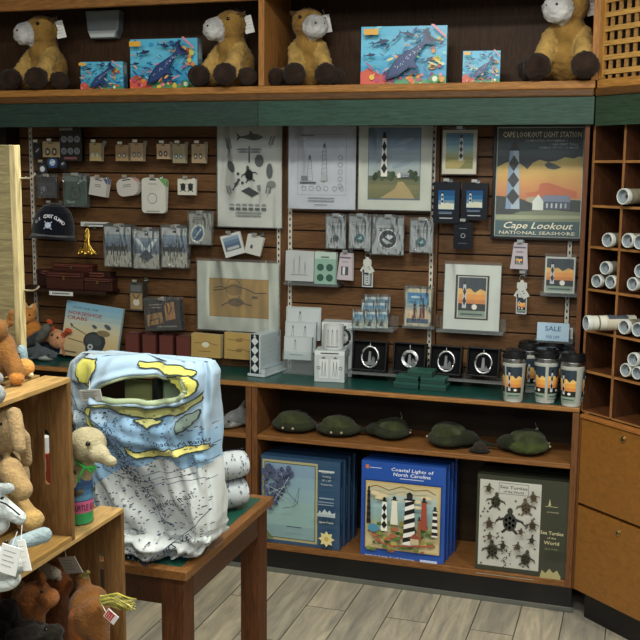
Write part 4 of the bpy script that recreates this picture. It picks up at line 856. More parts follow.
def d_turtles(a):
    a.rect(0, 0, 1, 1, '34382c'); a.rect(.03, .05, .7, .95, 'bcbcb4'); r = random.Random(5); a.text('Sea Turtles', .4, .89, .03, '34403c', w=.3); a.text('of the World', .4, .845, .022, '34403c', w=.22); a.line([(.24, .82), (.24, .93), (.56, .93), (.56, .82), (.24, .82)], .004, '34403c')
    turtle(a, .37, .53, .16, '30302e', 0, '484844')
    for x, y, s in ((.21, .73, .09), (.54, .7, .09), (.19, .22, .1), (.56, .17, .09), (.15, .5, .06), (.62, .53, .06), (.13, .87, .05), (.62, .82, .06), (.16, .37, .045), (.62, .38, .045), (.31, .29, .05), (.47, .3, .05), (.5, .46, .04)): turtle(a, x, y, s*1.2, r.choice(['4c4434', '5c5040', '3c3c30']), r.uniform(-.2, .2), '70644c')
    for k in range(48): turtle(a, r.choice([r.uniform(.06, .67)]), r.uniform(.1, .8), .018, '3c3830', r.uniform(-1, 1))
    for k in range(18): a.ell(.37+r.uniform(-.06, .06), r.uniform(.13, .35), .008, '3c3830', n=5)
    a.rect(.06, .06, .68, .065, '8ca098'); a.poly([(.8, .83), (.83, .83), (.815, .9)], 'b0a880'); a.rect(.77, .82, .9, .825, 'b0a880'); a.text('presents', .85, .77, .014, 'a8a080', w=.12, shear=.2); a.text('Sea Turtles', .85, .56, .034, 'c0b890', w=.24); a.text('of the', .85, .51, .018, 'c0b890', w=.09); a.text('World', .85, .46, .034, 'c0b890', w=.16); a.text('Jigsaw Puzzle', .85, .4, .012, '8c8868', w=.14)
    a.poly([(.74, .1), (.76, .18), (.8, .15), (.84, .2), (.88, .16), (.92, .19), (.96, .13), (.96, .1)], '9c9468')
stand_box('turtle_puzzle', 'dark boxed jigsaw puzzle covered with sea turtles, front of its row', 'puzzle', (476, 484, 568, 580), YF+.012, .05, ZB, '2c3026', d_turtles, n=4, gap=.006, behind='dark turtle puzzle box lined up behind the front one', group='turtle puzzles on the bottom shelf', side=lambda q: (q.rect(0, 0, 1, 1, '22261e')), shift=.002)
# ================================================================== WORKTOP GOODS
ZT = ZC+.001
def ctop(x, y, z=None): return atz(x, y, z or ZT)
def mug(X, Yc, z, label, rot=0):
    t = thing('white_mug', label, 'mug', (X, Yc, z), (0, 0, rot)); r, h = .041, .1
    mb = MB(); mb.lathe([(0, 0), (r*.93, 0), (r, .005), (r, h), (r-.004, h+.001), (r-.004, .008), (0, .008)], 'c4cacb', 32)
    f = lambda u, v, e: ((r+e)*math.cos(-PI/2+(u-.5)*2.2), (r+e)*math.sin(-PI/2+(u-.5)*2.2), v*h)
    a = Art(mb, r*2.2, h, f=f, strips=(14, 0), step=.0002)
    for x in (.3, .5, .7): a.line([(x-.04, .2), (x-.02, .78), (x+.02, .78), (x+.04, .2)], .012, '4c5860'); a.rect(x-.02, .78, x+.02, .84, '4c5860')
    bars(a, .2, .8, .14, 1, .1, .03, '606c74'); mb.build('cup', 'ceramic', t)
    mb = MB(); mb.tube([(r+.026*math.sin(k*PI/10)-.002, 0, .05+.032*math.cos(k*PI/10)) for k in range(11)], .0055, 8, '1c2228'); mb.build('handle', 'ceramic', t)
    return t
def mugbox(r, Y, z, label, D=.1, rz=0):
    def dr(a):
        a.rect(0, 0, 1, 1, 'b4bcbe'); a.rect(0, .86, 1, 1, 'ccd2d2'); a.rect(.2, .9, .8, .94, '3c444c')
        a.rect(.16, .12, .46, .74, 'ccd2d2'); a.rect(.54, .12, .84, .74, 'ccd2d2'); a.ring(.14, .45, .06, .02, '3c4450', 12); a.ring(.87, .45, .06, .02, '3c4450', 12)
        for x in (.26, .36, .64, .74): a.line([(x-.03, .18), (x, .66), (x+.03, .18)], .012, '58646c')
        for x in (.3, .7): a.poly([(x-.08, .76), (x+.08, .76), (x, .82)], '5c6870')
    return stand_box('mug_box', label, 'box', r, Y, D, z, 'b0b8ba', dr, side=lambda q: (q.rect(0, 0, 1, 1, '98a2a6'), q.ell(.5, .35, .3, 'b4bcbe'), q.rect(.1, .8, .9, .95, 'b4bcbe')), rz=rz, fin='paper')
yb = ctop(330, 382).y
b = mugbox((315, 351, 344, 382), yb, ZT, 'printed white mug box on the worktop under the white mug', rz=R(8)); zt = wr((315, 351, 344, 382), yb)[3]+ZT
b2 = mugbox((319, 322, 349, 352), yb+.065, ZT, 'white mug box behind the mug, taller in view', .1, rz=R(8))
me = b2.data
for v in me.vertices: v.co.z += 0
X = wr((318, 322, 348, 352), yb+.09)[0]
b2.location = (X+.01, yb+.115, ZT+.0005); sc_ = (at(330, 322, yb+.115).z-ZT)/wr((319, 322, 349, 352), yb+.065)[3]; b2.scale = (1, .9, sc_)
p = at(335, 351, yb+.055); mug(p.x-.005, yb+.05, zt, 'white mug with lighthouse drawings and black handle on a mug box', R(10))
# white note cards standing in a tiered clear rack
Y = ctop(300, 362).y+.01; Y = min(Y, YW-.06)
for k, (r, l, Yo) in enumerate((((284, 337, 311, 360), 'lowest front white note card packet in the card rack left of the mug boxes', 0), ((285, 322, 315, 352), 'middle white note card packet with small house drawing', .03), ((286, 307, 320, 340), 'top back white note card packet with small lighthouse drawing', .06))):
    def dr(a, k=k):
        a.rect(0, 0, 1, 1, 'b8c0c2'); a.line([(.03, .03), (.97, .03), (.97, .97), (.03, .97), (.03, .03)], .008, '8c9698')
        for x in ((.4,), (.25, .65), (.4,))[k]: a.line([(x-.04, .4), (x-.02, .8), (x+.02, .8), (x+.04, .4)], .012, '5c686c'); a.rect(x-.02, .8, x+.02, .86, '404c50')
        bars(a, .2, .7, .2, 1, .1, .03, '7c888c')
    stand_box('note_card_packet', l, 'stationery', r, Y-.02+Yo, .026, at(300, r[3], Y-.02+Yo).z, 'a8b0b2', dr, lean=6, fin='gloss', rz=R(4))
p0 = at(283, 362, Y-.03); p1 = at(316, 362, Y-.03); mb = MB(); w = p1.x-p0.x; zt_ = p0.z+.0-ZT
mb.box(0, w, 0, .1, 0, .003, 'ffffff'); mb.box(0, w, -.003, 0, 0, max(.02, zt_+.05), 'ffffff')
for k in (1, 2): mb.box(0, w, .03*k+.003, .03*k+.005, 0, max(.02, zt_)+.03*k, 'ffffff')
tag(mb.build('card_rack', 'acrylic', loc=(p0.x, Y-.03, ZT)), 'clear tiered rack holding white note card packets', 'rack')
# stack of white books with the lighthouse spine
p = ctop(252, 377); 
t = thing('boxed_book', 'white upright book box with black and white diamond tower on its spine', 'book', (p.x+.005, p.y+.02, ZT), (0, 0, R(-10)))
h = at(252, 338, p.y).z-ZT; mb = MB(); mb.box(-.025, .025, 0, .17, 0.012, h+.012, 'b4c0c4'); a = Art(mb, .05, h, x0=-.025, z0=.012, y=0)
a.rect(.1, 0, .9, 1, '1c2430'); a.k += 1
for k in range(4): a.poly([(.5, .02+k*.23), (.85, .135+k*.23), (.5, .25+k*.23), (.15, .135+k*.23)], 'c8d0d2', True)
a.poly([(.35, .94), (.65, .94), (.5, 1)], 'c8d0d2')
b = Art(mb, .17, h, f=lambda u, v, e: (.025+e, u*.17, .012+v*h)); b.rect(.03, .03, .97, .97, 'a8b4b8'); 
for k in range(6): b.line([(.05, .1+k*.13), (.95, .13+k*.13)], .006, '8c9ca4')
mb.build('book_block', 'gloss', t, bevel=.003)
mb = MB(); mb.box(-.032, .05, -.008, .18, 0, .011, 'b4c0c4'); mb.box(-.03, .04, -.004, .196, .0112, .022, '98a6ac') if 0 else None; mb.build('base_tray', 'gloss', t, bevel=.002)
t = thing('white_book', 'thin white spiral book lying beside the diamond tower book box', 'book', (p.x+.03, p.y+.02, ZT+.0115), (0, 0, R(-10)))
mb = MB(); mb.box(.002, .02, 0, .17, 0, .022, 'b0bcc0'); mb.build('pages', 'paper', t, bevel=.002); mb = MB(); mb.box(.001, .022, -.002, .172, .022, .025, '98a8b0'); mb.build('cover', 'gloss', t)
# two ochre spiral books
def d_ochb(v):
    def f(a):
        a.rect(0, 0, 1, 1, 'a88c50'); K = '5c4828'
        if v == 0: a.ell(.5, .55, .13, 'd0ccb8', .09); a.line([(.1, .6), (.35, .62), (.5, .7), (.7, .6), (.92, .55)], .015, K); bars(a, .25, .7, .25, 1, .1, .02, K)
        else: a.line([(.1, .75), (.3, .72), (.5, .8), (.7, .74), (.9, .7)], .015, K); a.ell(.45, .72, .12, '806838', .05); a.line([(.1, .35), (.3, .32), (.5, .4), (.75, .32), (.9, .32)], .015, K); a.ell(.45, .32, .1, '806838', .04)
        for k in range(12): a.ell(.025, .06+k*.08, .012, '302818', n=6, keep=k > 0)
    return f
for r, v, l in (((192, 334, 221, 357), 0, 'ochre spiral notebook with a pale animal sketch, left one of two'), ((225, 333, 258, 359), 1, 'ochre notebook with two sketched lines, right one beside the white book box')):
    card('sketch_notebook', l, 'book', r, d_ochb(v), .06, .012, hooked=False, lean=3, edge='c0b890', n=2, group='ochre notebooks behind the blanket')
# dim reddish folded items row behind the blanket
for k in range(4):
    Xk = at(132+k*17, 350, YW-.07).x; mb = MB(); mb.box(-.033, .033, 0, .06, 0, .125, '4c1f1a'); a = Art(mb, .06, .12, x0=-.03, z0=0, y=0); a.rect(0, 0, 1, 1, '5c2a22')
    T = Art(mb, .06, .06, f=lambda u, v, e: (-.03+u*.06, v*.06, .125+e)); T.rect(0, 0, 1, 1, '70403a'); [T.ell(.3+.4*(j % 2), .3+.4*(j//2), .12, '8a8478') for j in range(4)]
    tag(mb.build('patterned_box', 'paper', loc=(Xk, YW-.07, ZT), bevel=.002), 'small dark red patterned box in the row behind the blanket top', 'box', 'dark red patterned boxes behind the blanket')
# horseshoe crab book
def d_hbook(a):
    a.grad(0, 0, 1, 1, ['a89878', 'b8a67c', 'c0ac84', 'b8b8a0', '88a8b4', '6c9cb8'], 10); a.text('HOW FOR THE', .34, .9, .03, '28485c', w=.45); a.text('HORSESHOE', .35, .80, .062, '943430', w=.6); a.text('CRABS', .22, .71, .062, '943430', w=.36)
    a.ell(.58, .33, .2, '2c3034', .16); a.ell(.56, .34, .15, '3e4448', .11); a.poly([(.42, .3), (.76, .24), (.72, .12), (.45, .1)], '34383c'); a.ell(.52, .22, .05, 'a8b0b4'); a.ell(.52, .22, .02, '181c20'); a.line([(.15, .55), (.45, .42)], .01, '3c3c38'); a.line([(.1, .32), (.4, .28)], .008, '4c4840')
    a.ell(.72, .5, .12, '786c50', .05)
    for x, y, s in ((.55, .6, .05), (.78, .63, .07), (.14, .58, .03)): a.ell(x, y, s, '4c545c', s*.5, 8, -.4); a.line([(x, y), (x, y-.06)], .006, '28282c')
    bars(a, .06, .3, .07, 1, .1, .02, '605848')
X, Z, w, h = wr((64, 309, 118, 357), YW-.13)
t = thing('picture_book', 'blue and sand coloured picture book about horseshoe crabs propped upright', 'book', (X-.03, YW-.11, ZT+.006), (R(-9), R(6), R(4)))
hh = at(90, 306, YW-.1).z-ZT; mb = MB(); mb.box(-w/2, w/2, 0, .012, 0, hh, 'c8c4b4'); mb.build('pages', 'paper', t); mb = MB(); mb.box(-w/2-.002, w/2+.002, -.003, 0, -.0, hh+.002, '88a0a8'); a = Art(mb, w, hh, x0=-w/2, z0=0, y=-.003); d_hbook(a); mb.build('front_cover', 'gloss', t); mb = MB(); mb.box(-w/2-.002, w/2+.002, .012, .015, 0, hh+.002, '6c8c98'); mb.build('back_cover', 'gloss', t)
# ornament boxes in a clear tray
def ornament(r, label, kind):
    Y = YW-.14; X, Z, w, h = wr(r, Y); t = thing('ornament_box', label, 'ornament', (X, Y, Z), (R(-8), 0, R(-3)))
    mb = MB(); f = .006
    mb.box(-w/2, w/2, .03, .036, 0, h, '0a0a0c')
    for b in ((-w/2, -w/2+f, 0, h), (w/2-f, w/2, 0, h), (-w/2+f, w/2-f, 0, f), (-w/2+f, w/2-f, h-f, h)): mb.box(b[0], b[1], 0, .03, b[2], b[3], '0e0e11')
    mb.build('box_frame', 'plastic', t, bevel=.001); mb = MB(); mb.box(-w/2+f, w/2-f, .02, .03, f, h-f, '0c0c10'); mb.build('padding', 'cloth', t)
    rx, rz_ = h*.29, h*.34
    if kind == 1: rx = rz_ = h*.27
    mb = MB(); mb.tube([(rx*math.cos(k*PI/16), 0, rz_*math.sin(k*PI/16)) for k in range(32)], .005, 6, 'e4e6e8', closed=True)
    mb.extr([(-rx*.7, -rz_*.5), (rx*.7, -rz_*.5), (rx*.5, -rz_*.8), (-rx*.5, -rz_*.8)], -.002, .002, 'c8ccd0')
    mb.extr([(-.008, -rz_*.5), (.006, -rz_*.5), (.003, rz_*.55), (-.005, rz_*.55)], -.002, .002, 'd8dadc'); mb.extr([(.004, -rz_*.5), (rx*.6, -rz_*.5), (rx*.6, -rz_*.1), (rx*.35, rz_*.1), (.01, -rz_*.1)] if kind != 3 else [(.008, -rz_*.5), (rx*.5, -rz_*.5), (rx*.3, -rz_*.2)], -.002, .002, 'b8bcc0')
    if kind == 1: mb.tube([(rx*.82*math.cos(k*PI/16), 0, rz_*.82*math.sin(k*PI/16)) for k in range(32)], .005, 6, 'c8ccd0', closed=True)
    o = mb.build('silver_ornament', 'metal', t, loc=(0, .014, h*.46))
    mb = MB(); mb.tube([(0, 0, h*.77), (-.001, -.001, h*.9), (-.003, .004, h*.98)], .002, 6, 'b8bcc0'); mb.build('hanging_loop', 'metal', t, loc=(0, .012, 0))
for r, l, k in (((351, 341, 386, 371), 'black box with tall oval silver lighthouse ornament, leftmost of four', 0), ((392, 343, 425, 373), 'black box with round thick-ringed silver ornament, second of four', 1), ((429, 346, 461, 375), 'black box with oval silver ornament, third of four', 2), ((466, 348, 499, 377), 'black box with narrow silver ornament, rightmost of four', 3)): ornament(r, l, k)
Zl = at(420, 379, YW-.165).z; p0, p1 = at(345, 378, YW-.16), at(503, 381, YW-.16); mb = MB(); w = p1.x-p0.x
mb.box(0, w, 0, .15, 0, .004, 'ffffff'); mb.box(0, w, -.004, 0, 0, .012, 'ffffff'); zz = at(425, 377, YW-.14).z-.006
mb.build('x', 'acrylic', loc=(0, 0, 0)); o = bpy.data.objects['x']; o.name = 'acrylic_ledge'; o.location = (p0.x, YW-.16, at(425, 376, YW-.14).z-.008); tag(o, 'long clear ledge carrying the four black ornament boxes', 'shelf')
mb = MB(); mb.box(0, w, -.0015, .0, .001, .004, 'c8ccd0'); mb.build('bright_edge', 'metal', o, loc=(0, -.0045, 0))
# green boxes
def gbox(x0, x1, y1, lev, Y, label):
    a, b = at(x0, y1, Y), at(x1, y1, Y); w = b.x-a.x; hb = .024; t = thing('green_gift_box', label, 'box', ((a.x+b.x)/2, Y, ZT+lev*(hb+.001)), (0, 0, R(-3)))
    mb = MB(); mb.box(-w/2+.001, w/2-.001, .001, .069, 0, hb*.6, '0f3a32'); mb.build('base', 'paper', t); mb = MB(); mb.box(-w/2, w/2, 0, .07, hb*.55, hb, '184a40'); mb.build('lid', 'paper', t, bevel=.001)
Yg = YF+.1
gbox(393, 418, 391, 0, Yg, 'dark green flat gift box, bottom left of the little stack'); gbox(419.5, 446, 391, 0, Yg-.006, 'dark green flat gift box, bottom right of the little stack')
gbox(395, 418, 386, 1, Yg+.005, 'dark green flat gift box, middle left of the little stack'); gbox(420, 445, 386, 1, Yg, 'dark green flat gift box, middle right of the little stack'); gbox(407, 432, 380, 2, Yg+.004, 'dark green flat gift box topping the little stack')
# travel mugs
def tumbler(x, y, label, group, sc=1, rz=0):
    p = ctop(x, y); t = thing('travel_mug', label, 'travel mug', (p.x, p.y, ZT), (0, 0, rz)); t.scale = (sc,)*3; r0, r1, h = .036, .044, .155
    mb = MB(); mb.lathe([(0, 0), (r0*.96, 0), (r0, .003), (r0, .012), (r1, h), (r1*.97, h)], 'b8bcb8', 32); R_ = lambda v: r0+(r1-r0)*v
    f = lambda u, v, e: ((R_(v)+.0006+e)*math.cos(-PI/2+(u-.5)*2*PI), (R_(v)+.0006+e)*math.sin(-PI/2+(u-.5)*2*PI), .008+v*(h-.014))
    a = Art(mb, 2*PI*.04, h, f=f, strips=(36, 0), step=.0002); a.rect(0, 0, 1, 1, 'a8aca4')
    for u0 in (.1, .36, .68): minicape(a, u0, .08, u0+.22, .94)
    mb.build('body', 'gloss', t)
    mb = MB(); mb.lathe([(r1*1.01, 0), (r1*1.03, .004), (r1*1.03, .014), (r1*1.0, .016)], 'a8acb0', 32); mb.build('steel_band', 'metal', t, loc=(0, 0, h-.001))
    mb = MB(); mb.lathe([(r1*1.0, 0), (r1*1.07, .004), (r1*1.07, .016), (r1*.98, .02), (r1*.96, .03), (r1*.85, .033), (0, .03)], '111215', 32); mb.box(-.012, .012, -r1*.7, -r1*.1, .03, .04, '17181c'); mb.build('lid', 'plastic', t, loc=(0, 0, h+.014))
    return t
tumbler(513, 400.5, 'steel travel mug with sunset print, leftmost of the front row', None, .96, R(18)); tumbler(545, 401.5, 'steel travel mug turned to a plain seam, middle of the front row', None, .99, R(66)); tumbler(571, 405, 'steel travel mug with sunset print, rightmost beside the pigeonhole post', None, .97, R(-6))
for x, y, l in ((528, 391, 'back row, left'), (551, 391, 'back row, middle'), (572, 394, 'back row, right')): tumbler(x, y, 'steel travel mug in the '+l.replace('back row, ', 'back row, '), None, .97, R(40))
# ================================================================== POSTER TUBES
u_ = Vector((math.cos(AA), -math.sin(AA), 0)); n_ = Vector((math.sin(AA), math.cos(AA), 0))
def onA(x, y, off): d = ray(x, y); o = Vector((0, 0, CH)); t = ((CO+n_*off-o).dot(n_))/d.dot(n_); return o+d*t
def tube_(x, y, r, label, L=.26, off=.0, rz=0, rx=0, col='7c7664'):
    p = onA(x, y, off); t = thing('poster_tube', label, 'poster tube', p, (rx, 0, -AA+rz))
    mb = MB(); mb.lathe([(r*.99, .012), (r*.99, L)], col, 28, M=Matrix.Rotation(-PI/2, 3, 'X')); f = lambda u, v, e: ((r+e)*math.cos(u*2*PI), .02+v*(L-.03), (r+e)*math.sin(u*2*PI))
    a = Art(mb, 2*PI*r, L, f=f, strips=(28, 0)); a.rect(0, .1, 1, .14, '6c6858'); a.rect(.0, .3, 1, .9, 'b4ae9c'); a.rect(.1, .35, .3, .85, '3c4450'); a.rect(.6, .35, .8, .85, 'c07848')
    mb.build('tube', 'paper', t)
    mb = MB(); mb.lathe([(r*1.0, .014), (r*1.05, .012), (r*1.05, -.002), (r*.99, -.005), (r*.86, -.004), (r*.8, .014), (0, .014)], 'c4c8c4', 28, cols=[lin('c4c8c4')]*4+[lin('8c969c')]*2, M=Matrix.Rotation(-PI/2, 3, 'X'))
    c = mb.build('end_cap', 'plastic', t); mb = MB(); mb.ball((0, .013, 0), (r*.26, .001, r*.26), '4c3444', n=6); mb.build('cap_mark', 'plastic', c, loc=(r*.1, 0, 0))
TL = 'rolled print in the '
for x, y, r, L, of, l in ((623.5, 196.5, .0265, .24, .0, 'poster tube alone in the upper right pigeonhole'), (608, 240, .024, .24, .02, 'poster tube alone in the third pigeonhole of the left column'), (628, 240.5, .024, .24, .02, 'left poster tube of a pair in the right column'), (640, 242, .024, .24, .02, 'poster tube cut by the frame edge beside the pair'),
        (605.5, 268, .0225, .22, .03, 'poster tube on top of the three-tube pyramid'), (597, 281, .0225, .22, .03, 'lower left poster tube of the three-tube pyramid'), (611, 282, .0225, .22, .03, 'lower right poster tube of the three-tube pyramid'),
        (633, 284, .0225, .22, .03, 'poster tube low in the right column next to the pyramid'), (640.5, 271, .0225, .22, .03, 'poster tube above the low right one, cut by frame edge'),
        (624.5, 327, .0245, .22, .03, 'poster tube right of the slanting tube'), (638, 329.5, .0235, .22, .03, 'poster tube at frame edge level with the slanting tube'),
        (633.5, 359.5, .023, .22, .03, 'poster tube topping the lowest group'), (626, 370, .023, .22, .03, 'lower left poster tube of the lowest group'), (637.5, 373, .0215, .22, .03, 'lower right poster tube of the lowest group')):
    tube_(x, y, r, l, L, of)
tube_(587, 323, .026, 'white poster tube slanting out of the left column pigeonhole', .175, -.06, R(-22), R(0), 'c4c4b8')
# ================================================================== LEFT PILE ON THE WORKTOP
def wp(x, y, Y): return at(x, y, Y)
p = wp(34, 352, YW-.1)
t = thing('plush_pony', 'orange plush pony with cream mane in the toy pile near the wooden board', 'plush toy', (p.x-.01, YW-.1, ZT+.065))
blob('body', [('e', (0, 0, .05), (.05, .045, .05), 'b87838'), ('e', (.0, -.02, .12), (.035, .04, .035), 'c08040'), ('e', (-.005, -.055, .105), (.02, .025, .02), 'd0a070'), ('c', (-.02, 0, .15), (-.025, 0, .175), .011, .005, 'c88c50'), ('c', (.02, 0, .15), (.025, 0, .175), .011, .005, 'c88c50'), ('e', (.0, .02, .135), (.014, .035, .035), 'd8c090'), ('c', (-.03, -.02, .04), (-.04, -.06, .01), .018, .016, 'a86c34'), ('c', (.03, -.02, .04), (.04, -.06, .01), .018, .016, 'a86c34')], 'plush', .005, t)
for s in (-1, 1): bead('eye', (s*.026, -.05, .128), .004, t)
p = wp(50, 330, YW-.15)
t = thing('plush_gull', 'dark grey plush seabird lying diagonally over the toy pile', 'plush toy', (p.x-.03, YW-.17, ZT+.075), (0, R(-35), R(10)))
blob('body', [('e', (0, 0, .03), (.06, .03, .026), '50524e'), ('e', (.055, 0, .04), (.024, .022, .022), '5c5e58'), ('c', (.07, 0, .04), (.1, 0, .038), .009, .004, '302e28'), ('e', (-.02, -.02, .035), (.05, .012, .02), '34363a'), ('c', (-.05, 0, .03), (-.1, 0, .03), .018, .01, '303236')], 'plush', .005, t)
p = wp(52, 318, YW-.1)
t = thing('plush_crab', 'peach and red plush crab at top right of the toy pile', 'plush toy', (p.x+.01, YW-.1, ZT+.04), (0, R(20), 0))
blob('body', [('e', (0, 0, .045), (.05, .035, .045), 'c08c68'), ('c', (.03, -.01, .08), (.045, -.02, .105), .012, .01, 'a84c2c'), ('c', (-.03, -.01, .08), (-.05, -.02, .105), .012, .01, 'a84c2c'), ('e', (-.052, -.02, .112), (.018, .012, .012), 'b8502c'), ('e', (.05, -.02, .112), (.02, .012, .012), 'b8502c'), ('c', (.04, -.01, .03), (.07, -.03, .0), .009, .005, 'a86040'), ('c', (-.04, -.01, .03), (-.07, -.03, .0), .009, .005, 'a86040')], 'plush', .005, t)
for s in (-1, 1): bead('eye', (s*.015, -.032, .065), .005, t)
seal((wp(40, 350, YW-.19).x, YW-.19, ZT), R(80), 'grey and white plush shark at bottom of the toy pile', .8, '4c5458', 'b8bcb8')
seal((wp(46, 345, YW-.07).x, YW-.07, ZT), R(86), 'dark blue grey plush shark behind the bottom one in the toy pile', .8, '303c48', '98a0a0')
# ================================================================== TABLE
TZ = .72; TX1, TX0, TY0, TY1 = -.968, -1.62, 2.03, 2.615
t = thing('display_table', 'dark wooden display table with green top inset and orange-brown rim', 'table', ((TX0+TX1)/2, (TY0+TY1)/2, 0))
cx, cy = (TX0+TX1)/2, (TY0+TY1)/2; hx, hy = (TX1-TX0)/2, (TY1-TY0)/2
mb = MB(); mb.box(-hx+.028, hx-.028, -hy+.028, hy-.028, TZ-.02, TZ-.001, '1a4a3c'); mb.build('green_inset', 'gloss', t)
mb = MB()
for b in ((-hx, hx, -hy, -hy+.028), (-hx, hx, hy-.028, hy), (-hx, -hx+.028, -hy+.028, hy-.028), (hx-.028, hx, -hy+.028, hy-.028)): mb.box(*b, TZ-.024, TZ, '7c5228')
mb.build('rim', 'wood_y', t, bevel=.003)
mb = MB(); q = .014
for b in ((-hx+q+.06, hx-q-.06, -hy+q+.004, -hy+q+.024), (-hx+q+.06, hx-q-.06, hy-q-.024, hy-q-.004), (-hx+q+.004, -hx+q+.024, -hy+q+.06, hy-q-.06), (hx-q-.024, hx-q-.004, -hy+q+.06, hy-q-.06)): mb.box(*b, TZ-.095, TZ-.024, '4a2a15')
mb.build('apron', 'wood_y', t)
for sx in (-1, 1):
    for sy in (-1, 1):
        mb = MB(); x, y = sx*(hx-q-.03), sy*(hy-q-.03); mb.box(x-.0295, x+.0295, y-.0295, y+.0295, 0, TZ-.0245, '58331a'); mb.build('leg', 'wood_z', t, bevel=.002)
# ---- chart blanket draped over a low stand
BY, YS = 2.145, 2.14
def bx(x, y): return at(x, y, BY-.1)
zt, zb = at(150, 353, BY+.04).z, TZ+.006
BH = zt-zb
# silhouette: (z fraction, left px, right px)
SIL = [(0, 112, 205), (.02, 108, 212), (.06, 104, 220), (.12, 100, 227), (.2, 95, 229), (.32, 88, 227), (.5, 80, 224), (.7, 72, 223), (.85, 68, 224), (.95, 70, 225), (1.0, 78, 220)]
def yfrac(t): return 566+(352-566)*t
def sil(tt):
    for (t0, a0, b0), (t1, a1, b1) in zip(SIL, SIL[1:]):
        if t0 <= tt <= t1 or t1 == 1.0:
            if tt <= t1:
                k = (tt-t0)/(t1-t0); return a0+(a1-a0)*k, b0+(b1-b0)*k
    return SIL[-1][1:]
def bl(s, tt, e=0, fr=True):
    """s in -1..1 around the front (or 1..3 back), tt height"""
    a, b = sil(max(0, min(1, tt))); y = yfrac(tt); A, B = at(a, y, BY-.03), at(b, y, BY+.05); xc, hw = (A.x+B.x)/2, (B.x-A.x)/2
    ph = s*PI/2 if abs(s) <= 1 else s*PI/2
    dp = .088-.03*tt**2
    if tt > .9: q = math.sqrt(max(0, 1-((tt-.9)/.102)**2)); dp *= .35+.65*q
    sx = math.sin(ph); cxn = math.cos(ph); pw = lambda v, p: math.copysign(abs(v)**p, v)
    z = zb+BH*tt
    # drape folds
    fo = .014*math.sin(9*s+5*tt+1.2*math.sin(4*tt))*(1-.6*tt) + .010*math.sin(17*s-9*tt) + .006*math.sin(31*s+13*tt)
    dg = (s+.75)-(1-tt)*1.05        # the long diagonal fold
    fo -= .03*math.exp(-(dg/.16)**2)*(1 if tt < .86 else 0)
    for q_, w_, am in ((.35, .05, .011), (.62, .04, .009), (1.25, .06, .012), (-.1, .045, .010), (1.0, .035, .007)):
        fo -= am*math.exp(-(((s+q_)-(1-tt)*(.9 if q_ < 1 else 1.3))/w_)**2)*min(1, (1-tt)*3)
    fo += .007*noise.noise(Vector((s*3.2, tt*5, 1)))*1.6 + .003*noise.noise(Vector((s*9, tt*14, 7)))
    fo += .022*math.exp(-((tt-.66-.18*(s-.1)**2)/.05)**2)*(1-s*s if abs(s) < 1 else 0)   # rolled cowl below the opening
    fo += .016*math.exp(-((tt-.60+.1*s)/.03)**2)*(1 if abs(s) < 1 else 0)
    if tt < .14: fo += .035*math.sin(PI*tt/.14)*(.6+.4*math.sin(5*s+1)) + .012*math.sin(tt*90+s*6)
    r = dp+fo+e
    return Vector((xc+(hw+e+.3*fo*(abs(s) > .7))*pw(sx, .8), BY-r*pw(cxn, .55), z))
HOLE = lambda s, tt: ((s-.135)/.38)**2 + ((tt-.862-.06*(s-.135)+.10*(s-.135)**2)/.068)**2
mb = MB(); NS, NTT = 160, 110; vs = []; 
for j in range(NTT+1):
    for i in range(NS):
        s = -1+4*i/NS; s = s if s <= 1 else s
        ss = s if s <= 2 else s-4
        p = bl(ss, j/NTT)
        if -1 < ss < 1:
            h_ = HOLE(ss, j/NTT)
            if 1 <= h_ < 2.6: p.y -= .016*math.exp(-((h_-1.45)/.5)**2)
        vs.append(p)
fs = []
for j in range(NTT):
    for i in range(NS):
        s = -1+4*(i+.5)/NS
        if 1.45 < s < 2.55 and j/NTT > .62: continue
        if -1 < s < 1 and HOLE(s, (j+.5)/NTT) < 1: continue
        fs.append((j*NS+i, j*NS+(i+1) % NS, (j+1)*NS+(i+1) % NS, (j+1)*NS+i))
top = len(vs); vs.append(Vector((sum(v.x for v in vs[-NS:])/NS, BY, zb+BH*1.012))); fs += [(NTT*NS+i, NTT*NS+(i+1) % NS, top) for i in range(NS)]
mb.add(vs, fs, 'b8c0c4', 0, True)
def s_of(x, y):
    tt = (566-y)/214.; a, b = sil(max(0, min(1, tt))); q = max(-1, min(1, (x-(a+b)/2)/((b-a)/2)))
    return math.asin(math.copysign(abs(q)**1.25, q))/(PI/2), tt
def bf(u, v, e):
    s, tt = s_of(60+u*180, 580-v*240); p = bl(s, tt, e)
    h_ = HOLE(s, tt)
    if 1 <= h_ < 2.6: p.y -= .016*math.exp(-((h_-1.45)/.5)**2)
    return p
